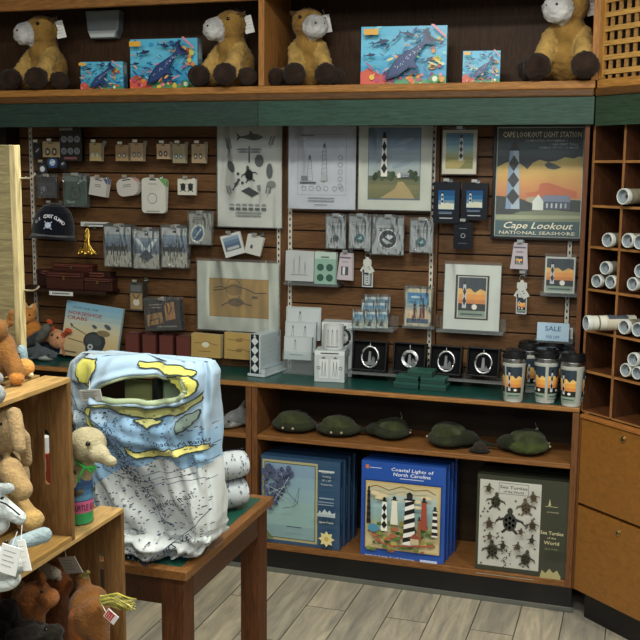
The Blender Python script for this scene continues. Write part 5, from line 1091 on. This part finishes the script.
# paint colours on the skin: blue sea above, white shallows below
bcol = []
def seacol(x, y):
    n1 = noise.noise(Vector((x*.02, y*.02, 3)))*26
    if y < 478+n1*1.2-(x-150)*.35 + (35 if x < 110 else 0): c = lin('86a9c6') if y+n1 > 418 else lin('94acc0')
    else: c = lin('bcc2c2')
    if x < 100 and y < 450: c = lin('9cacb6')
    return c
mb.c = []
for f in mb.f:
    v = mb.v[f[0]]; i = f[0] % NS; j = f[0]//NS; s = -1+4*i/NS
    a_, b_ = sil(min(1, j/NTT)); x = (a_+b_)/2+(b_-a_)/2*math.sin(max(-1, min(1, s))*PI/2); mb.c.append(seacol(x, yfrac(j/NTT)))
a = Art(mb, .41, .55, f=bf, strips=(90, 110), step=.00022); a.k = 17
PX = lambda pts: [((x-60)/180, (580-y)/240) for x, y in pts]
def land(pts, c='bdb95c'):
    P = PX(pts); r = random.Random(len(pts)); Q = []
    for k in range(len(P)):
        p, q = P[k], P[(k+1) % len(P)]
        for j in range(4):
            t_ = j/4; Q.append((p[0]+(q[0]-p[0])*t_+r.uniform(-.006, .006), p[1]+(q[1]-p[1])*t_+r.uniform(-.004, .004)))
    a.poly(Q, c); a.line(Q+[Q[0]], .007, '2c3430')
land([(84, 356), (104, 355), (106, 366), (98, 380), (103, 392), (97, 398), (92, 384), (86, 374), (82, 364)])
land([(148, 355), (186, 355), (212, 360), (208, 365), (180, 361), (150, 361)])
land([(96, 408), (104, 410), (112, 420), (118, 424), (108, 430), (98, 424), (92, 416)]); land([(108, 442), (118, 438), (122, 444), (114, 452), (104, 450)])
land([(110, 399), (140, 401), (170, 402), (198, 396), (212, 388), (218, 380), (214, 392), (200, 404), (178, 410), (150, 412), (124, 406)], 'a4a468')
land([(186, 366), (206, 364), (214, 370), (212, 382), (200, 386), (192, 378)])
land([(146, 442), (156, 449), (170, 447), (190, 442), (206, 438), (222, 437), (222, 443), (204, 446), (186, 451), (170, 455), (154, 454), (145, 449)], 'ccc474')
land([(196, 412), (206, 404), (214, 400), (212, 412), (204, 420), (198, 424)], '687870'); land([(152, 414), (172, 410), (180, 414), (168, 420)], 'a4a468')
r = random.Random(11)
for k in range(1100):
    x, y = r.uniform(76, 222), r.uniform(405, 562)
    if abs(x-(150+(y-440)*.42)) > 60 and r.random() < .2: continue
    s_ = r.choice('135792468'); u, v = (x-60)/180, (580-y)/240
    if r.random() < .42: a.line([(u, v), (u+.011, v+r.uniform(-.003, .003))], .006, '303c50', True)
    elif r.random() < .4: a.ell(u, v, .004, '303c50', n=5, keep=True)
    elif k % 3 == 0: a.text(s_, u, v, .010, '28303c')
for k in range(260):                                             # the dense dark channel of marks
    y = r.uniform(418, 520); x = 132+(y-420)*.50+r.gauss(0, 4.5); u, v = (x-60)/180, (580-y)/240
    a.line([(u, v), (u+r.uniform(-.02, .02), v+r.uniform(-.014, .014))], .005, r.choice(['243048', '34425c', '2c3c60']), True)
def bt(s, x, y, h, w=None, rot=0): a.k += 2; a.text(s, (x-60)/180, (580-y)/240, h/240, '141a26', w=w/180 if w else None, rot=rot)
bt('BEAUFORT INLET', 192, 494, 5, 38, .5); bt('Shackleford Banks', 196, 431, 5, 42, .15); bt('Shackleford Pt.', 165, 451, 2.2, 18, .05); bt('BEAUFORT INLET', 188, 546, 5, 42, .75)
for P in ([(122, 520), (140, 534), (150, 528), (132, 512), (122, 520)], [(166, 470), (190, 462), (222, 446)], [(160, 486), (198, 470), (222, 468)], [(104, 470), (128, 505)], [(176, 556), (208, 520), (220, 500)], [(130, 470), (168, 476), (206, 462)], [(92, 372), (84, 420), (80, 470)], [(124, 362), (118, 372)], [(170, 500), (190, 520)]): a.line(PX(P), .004, '3c4858')
for P in ([(102, 380), (122, 414), (150, 440), (158, 470)], [(98, 404), (120, 436), (128, 470)]): a.line(PX(P), .005, '34404c')
t = thing('chart_blanket', 'blue and white nautical chart throw blanket standing draped on the table with an open fold', 'blanket', (0, 0, 0))
# move the root to the blanket base
root = Vector((at(165, 560, BY).x, BY, zb)); t.location = root; mb.v = [tuple(Vector(v)-root) for v in mb.v]
mb.build('draped_cloth', 'cloth', t)
def seam(pts, r_, col): m_ = MB(); m_.tube(pts, r_, 8, col, closed=True); return m_
pts = []
for k in range(64):
    w_ = 2*PI*k/64; s = .135+.38*math.cos(w_); tt = .862+.06*(s-.135)-.10*(s-.135)**2+.068*math.sin(w_); pts.append(bl(s, tt)-root+Vector((0, -.006, 0)))
seam(pts, [.005 if 0 < 2*PI*k/64 < PI else .0085 for k in range(64)], '9aa888').build('rolled_hem', 'cloth', t)
slip('hang_tag', t, bl(-.27, .85)-root+Vector((.0, -.022, .0)), .062, .028, (R(10), R(-8), R(-6)), 'c8c8c0')
X = at(165, 400, BY).x; t = thing('wire_stand', 'dark frame stand seen through the opening of the draped blanket', 'stand', (X, BY+.01, TZ))
mb = MB(); H_ = BH*.9; mb.box(-.09, .09, -.03, .03, 0, .012, '18181a'); mb.build('base', 'plastic', t); mb = MB(); mb.box(-.033, -.018, -.012, .012, .012, H_, '141416'); mb.build('post', 'plastic', t)
mb = MB(); mb.box(-.016, .12, .012, .02, H_*.55, H_*.985, '8ea078'); a2 = Art(mb, .136, H_*.43, x0=-.016, z0=H_*.55, y=.012); a2.grad(.03, .03, .97, .97, ['9cb088', 'c8d8ac', 'b0c49c'], 6); mb.build('display_card', 'paper', t)
mb = MB(); mb.box(-.12, -.036, .012, .02, H_*.55, H_*.97, 'a0a468'); mb.build('inner_fold', 'cloth', t)
# rolled towels behind
def roll(x, y, z, label, L=.2, r_=.042):
    p = at(x-6, y, 2.44); t = thing('rolled_blanket', label, 'blanket', (p.x-.03, 2.44, z), (0, 0, R(-38)))
    mb = MB(); N = 44; prof = []
    vs = []; M = 14
    for i in range(M+1):
        yy = -L/2+L*i/M; e_ = 1-.12*abs(2*i/M-1)**6
        for k in range(N):
            w_ = 2*PI*k/N; q = r_*e_*(1+.02*math.sin(3*w_+yy*20)); vs.append((q*1.05*math.cos(w_), yy, r_+q*math.sin(w_)*.96))
    mb.add(vs, [(i*N+k, i*N+(k+1) % N, (i+1)*N+(k+1) % N, (i+1)*N+k) for i in range(M) for k in range(N)], 'b4bcc0', 0, True)
    a = Art(mb, 2*PI*r_, L, f=lambda u, v, e: ((r_*1.03+.002+e)*math.cos(u*2*PI)*1.05, -L/2+v*L, r_+(r_+.002+e)*math.sin(u*2*PI)), strips=(40, 10)); rr = random.Random(int(z*1000))
    for k in range(220): u, v = rr.random(), rr.random(); a.line([(u, v), (u+.02, v+rr.uniform(-.03, .03))], .01, '34405c', True)
    for k in range(4): a.poly([(min(1, max(0, u0+dx)), v0+dy) for u0, v0 in [(rr.uniform(.1, .5), rr.uniform(.2, .7))] for dx, dy in ((0, 0), (.06, .03), (.07, .1), (.02, .12), (-.02, .06))], rr.choice(['a8a458', '7c98b4', '8ca8c4']))
    c_ = mb.build('roll', 'cloth', t)
    for s in (-1, 1):
        m_ = MB(); P = [((.1+.85*k/40)*r_*.9*math.cos(k*.55), s*(L/2+.001), r_+(.1+.85*k/40)*r_*.9*math.sin(k*.55)) for k in range(41)]; m_.tube(P, .0035, 6, 'a8b0b4')
        m_.cyl((0, s*(L/2-.004), r_), (0, s*(L/2), r_), r_*.9, n=24, col='8c9498'); m_.build('spiral_end', 'cloth', t)
roll(230, 500, TZ+.001, 'lower rolled chart blanket on the green table top', .18, .042)
roll(232, 470, TZ+.084, 'upper rolled chart blanket stacked on the lower roll', .17, .040)
# ================================================================== CRATES
PINE = '7e5c36'
CX = -1.0; CB = .30                      # open side faces +X, back is at CX-CB
def crate(label, y0, y1, z0, z1, x1=CX, D=CB, hole=True, floor_=True, topn=5, name='wooden_crate', col=PINE, full=True):
    t = thing(name, label, 'crate', (x1-D/2, (y0+y1)/2, z0)); T = .012; hx, hy, h = D/2, (y1-y0)/2, z1-z0
    for s in (1, -1):
        mb = MB(); ya, yb = (hy-T, hy) if s > 0 else (-hy, -hy+T)
        zc0, zc1, xc0, xc1 = h*.34, h*.70, hx-.060, hx-.043
        if hole:
            mb.box(-hx, xc0, ya, yb, 0, h, col); mb.box(xc1, hx, ya, yb, 0, h, col); mb.box(xc0, xc1, ya, yb, 0, zc0, col); mb.box(xc0, xc1, ya, yb, zc1, h, col)
            r_ = (xc1-xc0)/2; xm = (xc0+xc1)/2
            for zz, sg in ((zc1, -1), (zc0, 1)):
                P = [(xc0, zz)]+[(xm-r_*math.cos(PI*k/10), zz+sg*r_*(1-math.sin(PI*k/10))) for k in range(11)]+[(xc1, zz)]
                for k in range(len(P)-1): mb.extr([(P[k][0], zz), (P[k+1][0], zz), P[k+1], P[k]], ya, yb, col)
        else: mb.box(-hx, hx, ya, yb, 0, h, col)
        mb.build('end_panel', 'wood_z', t)
    sl = (D-.02)/topn
    for k in range(topn):
        mb = MB(); xb = hx-k*(sl+.01); mb.box(xb-sl, xb, -hy, hy, h, h+.009, 'b08e58'); mb.build('top_slat', 'wood_y', t, bevel=.001)
        if floor_: mb = MB(); mb.box(xb-sl, xb, -hy+T, hy-T, 0, .009, 'a07c44'); mb.build('bottom_slat', 'wood_y', t)
        mb = MB(); zb_ = k*(h-.02)/5; mb.box(-hx-.009, -hx, -hy, hy, .005+zb_, zb_+(h-.02)/5-.005, col); mb.build('back_slat', 'wood_y', t)
    return t
ZU0, ZU1, ZL0 = .948, 1.254, .63
crate('upper pine crate on its side holding tan and grey plush animals, oval handle hole', 1.15, 1.61, ZU0, ZU1)
crate('lower pine crate on its side holding brown plush ponies, beneath the turtle toy', 1.34, 1.80, ZL0, ZU0-.0095)
t = thing('low_plinth', 'plain pine plinth beneath the lower crate', 'plinth', (CX-CB/2, 1.55, 0)); mb = MB(); mb.box(-.145, .145, -.22, .22, 0, .03, '7c5c34'); mb.build('foot', 'wood_x', t); mb = MB(); mb.box(-.14, .14, -.215, .215, .03, ZL0-.001, '8c6a3c'); mb.build('body', 'wood_z', t)
# upright crate on top whose pale end board shows at the left edge
xe = at(21, 300, 1.60).x; ZV = ZU1+.0095; ZV1 = at(18, 145, 1.6).z
t = thing('display_board', 'tall pale pine board standing at the left edge on the upper crate', 'board', (xe-.1, 1.60, ZV))
mb = MB(); mb.box(-.10, .088, -.0, .012, 0, ZV1-ZV, '8f8560'); mb.build('panel', 'wood_x', t, bevel=.001); mb = MB(); mb.box(.088, .1, -.004, .014, 0, ZV1-ZV, 'c8b888'); mb.build('edge_strip', 'wood_z', t, bevel=.001)
for yy in (290, 178):
    p = at(22, yy, 1.612); mb = MB(); mb.tube([(0, 0, 0), (.018, .0, 0), (.026, 0, .003), (.032, .0, .009)], .0018, 6, 'd0d4d4'); mb.build('wire_hook', 'metal', t, loc=(.1, .012, p.z-ZV))
# ================================================================== PLUSH IN AND ON THE CRATES
def pt(x, y, Y): return at(x, y, Y)
# orange plush sitting in front of the board
p = pt(8, 372, 1.50); t = thing('plush_fox', 'orange brown plush animal seated on the upper crate by the pale board', 'plush toy', (p.x-.048, 1.54, ZV+.001), (0, 0, R(30))); t.scale = (.88,)*3
blob('body', [('e', (0, 0, .055), (.04, .04, .052), '7c542a'), ('e', (-.01, -.015, .105), (.034, .034, .03), '704a22'), ('c', (.02, -.02, .06), (.04, -.05, .022), .02, .018, '7c542a'), ('c', (-.02, -.03, .06), (-.02, -.05, .02), .02, .018, '7c542a'), ('e', (.0, -.065, .016), (.016, .018, .015), '848888'), ('e', (.04, -.058, .014), (.016, .018, .014), 'b07434'), ('e', (-.02, -.045, .105), (.016, .02, .014), '7c4a20'), ('c', (.025, 0, .12), (.03, 0, .142), .01, .006, '704a22'), ('e', (.05, .02, .02), (.022, .022, .02), 'b88444')], 'plush', .003, t)
bead('eye', (-.0, -.047, .113), .0035, t)
p = pt(24, 372, 1.585); t = thing('plush_duckling', 'pale yellow plush toy peeking out behind the orange one', 'plush toy', (p.x+.002, 1.585, ZV+.001)); t.scale = (.7, .8, .8); blob('body', [('e', (0, 0, .016), (.024, .02, .016), 'c8b478'), ('e', (-.008, 0, .045), (.016, .015, .03), '7c949c'), ('c', (.014, -.01, .01), (.03, -.012, .007), .009, .006, 'd0c8a0')], 'plush', .003, t); bead('eye', (-.002, -.015, .055), .002, t)
p = pt(0, 388, 1.36); t = thing('plush_paw_toy', 'grey plush toy paw at the left frame edge on the crate top', 'plush toy', (p.x-.015, 1.36, ZV+.001)); blob('body', [('e', (0, 0, .02), (.022, .022, .019), '8c9090'), ('e', (-.03, 0, .03), (.03, .03, .03), '7c8080')], 'plush', .004, t)
# tan floppy-eared dog in the upper crate
ZI = ZU0+.010
def P3(x, y, X):
    d = ray(x, y); q = d*(X/d.x); return Vector((0, 0, CH))+q
def at_root(t, x, y, Y): return at(x, y, Y)-t.location
t = thing('plush_dog', 'tan plush dog with long floppy ears inside the upper crate', 'plush toy', (CX-.13, 1.47, ZI)); Q = lambda x, y, Y=1.44: tuple(at_root(t, x, y, Y))
blob('body', [('e', Q(2, 430), (.036, .04, .045), '8e7856'), ('e', Q(4, 480, 1.46), (.042, .05, .055), '8e7856'), ('c', Q(14, 415, 1.40), Q(20, 448, 1.38), .014, .011, '98805c'), ('c', Q(24, 440, 1.46), Q(27, 462, 1.46), .012, .010, '98805c'), ('c', Q(14, 442, 1.46), Q(24, 437, 1.46), .010, .012, '98805c'), ('c', Q(10, 470, 1.42), Q(22, 490, 1.40), .022, .019, '9a8058'), ('e', Q(30, 520, 1.42), (.024, .026, .02), 'a88a56'), ('c', Q(14, 500, 1.44), Q(28, 518, 1.42), .022, .018, 'a08454')], 'plush', .0045, t, fuzz=.001)
bead('eye', Q(0, 424, 1.385), .004, t)
# pale blue grey seal pups
for (lab, dx, dy, Y) in (('pale blue grey plush dolphin, upper one, in front of the tan dog', -2, 0, 1.36), ('pale blue grey plush dolphin, lower one with white hang tag', 2, 44, 1.28)):
    t = thing('plush_dolphin', lab, 'plush toy', (CX-.08, Y, ZI)); Q = lambda x, y, Yo=0: tuple(at_root(t, x+dx, y+dy, Y+Yo))
    c1, c2 = 'aab2b0', 'b8bebc'
    pr = [('e', Q(-6, 508), (.038, .03, .02), c1), ('c', Q(0, 505), Q(22, 518), .019, .012, c2), ('c', Q(-10, 490), Q(12, 488), .013, .009, c1), ('e', Q(-8, 524), (.034, .03, .02), c2)]
    if dy: pr = [('e', Q(-4, 520), (.036, .04, .026), c1), ('c', Q(-2, 518), Q(16, 522), .018, .014, c1), ('c', Q(14, 500, .05), Q(42, 491, .08), .012, .014, '8c9ca0'), ('e', Q(0, 536), (.03, .03, .016), c2)]
    blob('body', pr, 'plush', .004, t)
    m_ = MB(); m_.tube([Q(0, 501, -.021), Q(8, 504, -.021), Q(16, 510, -.019), Q(22, 515, -.014)] if not dy else [Q(-2, 528, -.03), Q(6, 526, -.03), Q(14, 528, -.022)], .0014, 5, '20262a'); m_.build('mouth_line', 'matte', t)
    if dy: slip('hang_tag', t, Q(10, 502, -.06), .03, .045, (0, R(14), R(10))); slip('hang_tag', t, Q(19, 496, -.04), .014, .048, (0, R(-12), R(0)))
    bead('eye', Q(4, 498, -.022), .003, t)
t = thing('red_tin', 'small red and white tin seen through the upper crate handle hole', 'tin', (at(42, 470, 1.68).x, 1.685, ZU0+.0)); hh = at(42, 452, 1.68).z-ZU0
mb = MB(); mb.cyl((0, 0, 0), (0, 0, hh), .024, n=24, col='8c3024'); mb.cyl((0, 0, hh), (0, 0, hh+.03), .018, .014, n=20, col='b8bcbc'); a = Art(mb, .05, hh, f=lambda u, v, e: ((.0242+e)*math.cos(-PI/2+(u-.5)*2), (.0242+e)*math.sin(-PI/2+(u-.5)*2), v*hh), strips=(10, 0)); a.rect(.1, .75, .9, .95, 'c8c4b8'); [a.line([(.3, .2+.1*k), (.75, .2+.1*k)], .05, 'd09080') for k in range(4)]
mb.build('body', 'gloss', t)
# turtle in a souvenir tin on the lower crate
p = atz(80, 516, ZU0); ty = 1.70; tx = at(78, 516, ty).x
t = thing('souvenir_can', 'green and blue sea turtle tin can standing on the lower crate', 'tin', (tx, ty, ZU0)); hc = at(82, 466, ty).z-ZU0; rc = .030
mb = MB(); mb.lathe([(0, 0), (rc, 0), (rc+.001, .002), (rc, .004), (rc, hc-.003), (rc+.001, hc-.001), (rc, hc), (rc*.9, hc), (rc*.9, hc-.02), (0, hc-.02)], '3c5848', 32); f = lambda u, v, e: ((rc+.0004+e)*math.cos(-PI/2+(u-.5)*2*PI), (rc+.0004+e)*math.sin(-PI/2+(u-.5)*2*PI), .003+v*(hc-.006))
a = Art(mb, 2*PI*rc, hc, f=f, strips=(36, 0)); a.rect(0, 0, 1, .2, '2c8c50'); a.rect(0, .2, 1, .42, 'c05c84'); a.rect(0, .42, 1, .86, '2c4c7c'); a.grad(0, .44, 1, .8, ['5c8ca8', '38608c', '283c68'], 4); a.rect(0, .86, 1, 1, '384c30')
for u0 in (.07, .32, .57, .82): a.text('SEA TURTLE', u0, .31, .11, '1c1c28', w=.235); a.ell(u0, .6, .07, '4c4838', .04); a.ell(u0+.05, .64, .03, '6c6850', .02); a.poly([(u0-.05, .5), (u0+.03, .58), (u0-.02, .62)], '38382c')
mb.build('can', 'gloss', t)
t = thing('plush_turtle', 'cream plush turtle head and flippers leaning out of the tin can', 'plush toy', (tx, ty, ZU0+hc*.75)); Q = lambda x, y, Y=0: tuple(at(x, y, ty+Y)-t.location)
blob('body', [('e', Q(87, 444, -.02), (.039, .038, .034), '968d70'), ('e', Q(99, 454, -.035), (.021, .022, .017), '9c9478'), ('c', Q(102, 457, -.035), Q(112, 462, -.035), .013, .011, '9c9478'), ('c', Q(82, 478, 0), Q(84, 462, -.01), .020, .022, '968c6c'), ('c', Q(71, 458, .0), Q(71, 484, -.035), .014, .012, 'b3a884'), ('c', Q(74, 468, 0), Q(84, 470, 0), .014, .014, '968c6c'), ('e', Q(72, 450, .03), (.03, .03, .035), '4c9c50')], 'plush', .004, t)
bead('eye', Q(88, 444, -.058), .005, t)
mb = MB(); A_ = [Q(x, y, d) for x, y, d in ((73, 455, -.012), (78, 463, -.034), (86, 468, -.042), (94, 467, -.04))]; mb.tube(A_, .0035, 6, '3c9c48'); mb.tube([Q(84, 468, -.042), Q(80, 476, -.045), Q(79, 482, -.046)], .003, 6, '3c9c48'); mb.tube([Q(88, 469, -.042), Q(92, 472, -.045), Q(96, 466, -.045)], .003, 6, '3c9c48'); mb.build('green_ribbon', 'gloss', t)
# ponies in the lower crate
ZP = ZL0+.010
t = thing('plush_pony', 'orange brown plush pony seen from behind with pale yellow tail in lower crate', 'plush toy', (CX-.08, 1.66, ZP)); Q = lambda x, y, Y=1.62: tuple(at_root(t, x, y, Y))
OB = '6f4822'
blob('body', [('e', Q(88, 604, 1.66), (.036, .05, .034), OB), ('e', Q(92, 618, 1.63), (.038, .04, .04), OB), ('c', Q(96, 612), Q(100, 640), .026, .02, OB), ('c', Q(80, 618), Q(78, 645), .024, .018, '8c5020'), ('c', Q(84, 592, 1.68), Q(82, 578, 1.70), .018, .016, OB), ('c', Q(80, 582, 1.7), Q(88, 572, 1.69), .009, .006, '7c7440')], 'plush', .0045, t, fuzz=.001)
mb = MB(); r = random.Random(3)
for k in range(70):
    x, y, Yq = 101+r.uniform(-1, 1), 600+r.uniform(-4, 4), 1.60+r.uniform(-.01, .01); ex, ey = 124+r.uniform(-8, 13), 603+r.uniform(-5, 8)
    mb.tube([Q(x, y, Yq), Q((x+ex)/2, (y+ey)/2-3+r.uniform(-2, 2), Yq), Q(ex, ey, Yq+r.uniform(-.005, .005))], [.0022, .0026, .0006], 5, r.choice(['a8a048', 'b8b05c', '989040', 'c0b870']))
mb.build('tail', 'plush', t); slip('hang_tag', t, Q(106, 612, 1.58), .02, .026, (0, R(-55), 0), 'd8d4d0', True, 'b03830')
t = thing('plush_pony', 'brown plush pony with forelock facing left in the lower crate', 'plush toy', (CX-.12, 1.60, ZP)); Q = lambda x, y, Y=1.58: tuple(at_root(t, x, y, Y))
blob('body', [('e', Q(34, 600), (.034, .045, .036), '7c4c26'), ('e', Q(48, 598, 1.57), (.022, .024, .02), '8c5830'), ('c', Q(30, 618), Q(28, 648), .03, .034, '6c4220'), ('c', Q(42, 580), Q(40, 572), .01, .006, '6c4220'), ('c', Q(20, 586, 1.6), Q(14, 615, 1.6), .012, .014, 'a08c5c')], 'plush', .0045, t, fuzz=.001); bead('eye', Q(42, 592, 1.545), .0035, t)
t = thing('plush_pony', 'dark brown plush pony with white blaze behind the others in the lower crate', 'plush toy', (CX-.14, 1.72, ZP)); Q = lambda x, y, Y=1.72: tuple(at_root(t, x, y, Y))
blob('body', [('e', Q(52, 578), (.034, .04, .034), '5c3418'), ('e', Q(62, 586, 1.70), (.022, .024, .024), '6c3c1c'), ('c', Q(44, 568, 1.70), Q(56, 574, 1.68), .012, .012, 'a8a090'), ('c', Q(52, 600), Q(56, 640), .035, .04, '4c2c16')], 'plush', .0045, t, fuzz=.001); bead('eye', Q(56, 580, 1.676), .0035, t)
slip('hang_tag', t, Q(66, 557, 1.66), .045, .04, (R(20), R(-14), R(-10)), 'a8a49c')
t = thing('plush_bear', 'black fuzzy plush animal at bottom of the lower crate', 'plush toy', (CX-.1, 1.50, ZP)); Q = lambda x, y, Y=1.50: tuple(at_root(t, x, y, Y))
blob('body', [('e', Q(26, 640), (.05, .04, .035), '16120f'), ('e', Q(50, 636), (.026, .026, .022), '1a1612'), ('c', Q(8, 610), Q(6, 640), .022, .026, '14100e')], 'fur', .0045, t, fuzz=.006); bead('eye', Q(46, 630, 1.475), .0035, t)
# ================================================================== LIGHT
def area(name, loc, sx, sy, e, col, aim=None):
    l = bpy.data.lights.new(name, 'AREA'); l.shape = 'RECTANGLE'; l.size = sx; l.size_y = sy; l.energy = e; l.color = col; o = bpy.data.objects.new(name, l); C.objects.link(o); o.location = loc
    if aim is not None: o.rotation_euler = (Vector(aim)-Vector(loc)).to_track_quat('-Z', 'Y').to_euler()
    return o
KC = (1, .985, .88)
for n, (x, y, e) in enumerate(((-1.9, 1.7, 20), (-.5, 1.8, 46), (.9, 2.0, 36), (-.6, .3, 38))):
    mb = MB(); mb.box(-.32, .32, -.17, .17, 0, .03, 'c8c8c0'); tag(mb.build('ceiling_light', 'plastic', loc=(x, y, 2.82)), ['ceiling light panel above the crates', 'ceiling light panel in front of the counter', 'ceiling light panel above the corner cabinet', 'ceiling light panel nearest the viewer'][n], 'light')
    area('ceiling_lamp', (x, y, 2.81), .6, .3, e, KC)
area('room_glow', (.3, -1.0, 2.65), 2.4, .5, 34, (.93, .97, 1), (-.8, 3.9, 1.0))
w = bpy.data.worlds.new('world'); bpy.context.scene.world = w; w.use_nodes = True; w.node_tree.nodes['Background'].inputs[0].default_value = (.85, .95, 1, 1); w.node_tree.nodes['Background'].inputs[1].default_value = .2
sc = bpy.context.scene; sc.view_settings.view_transform = 'Standard'; sc.view_settings.look = 'None'; sc.view_settings.exposure = 0
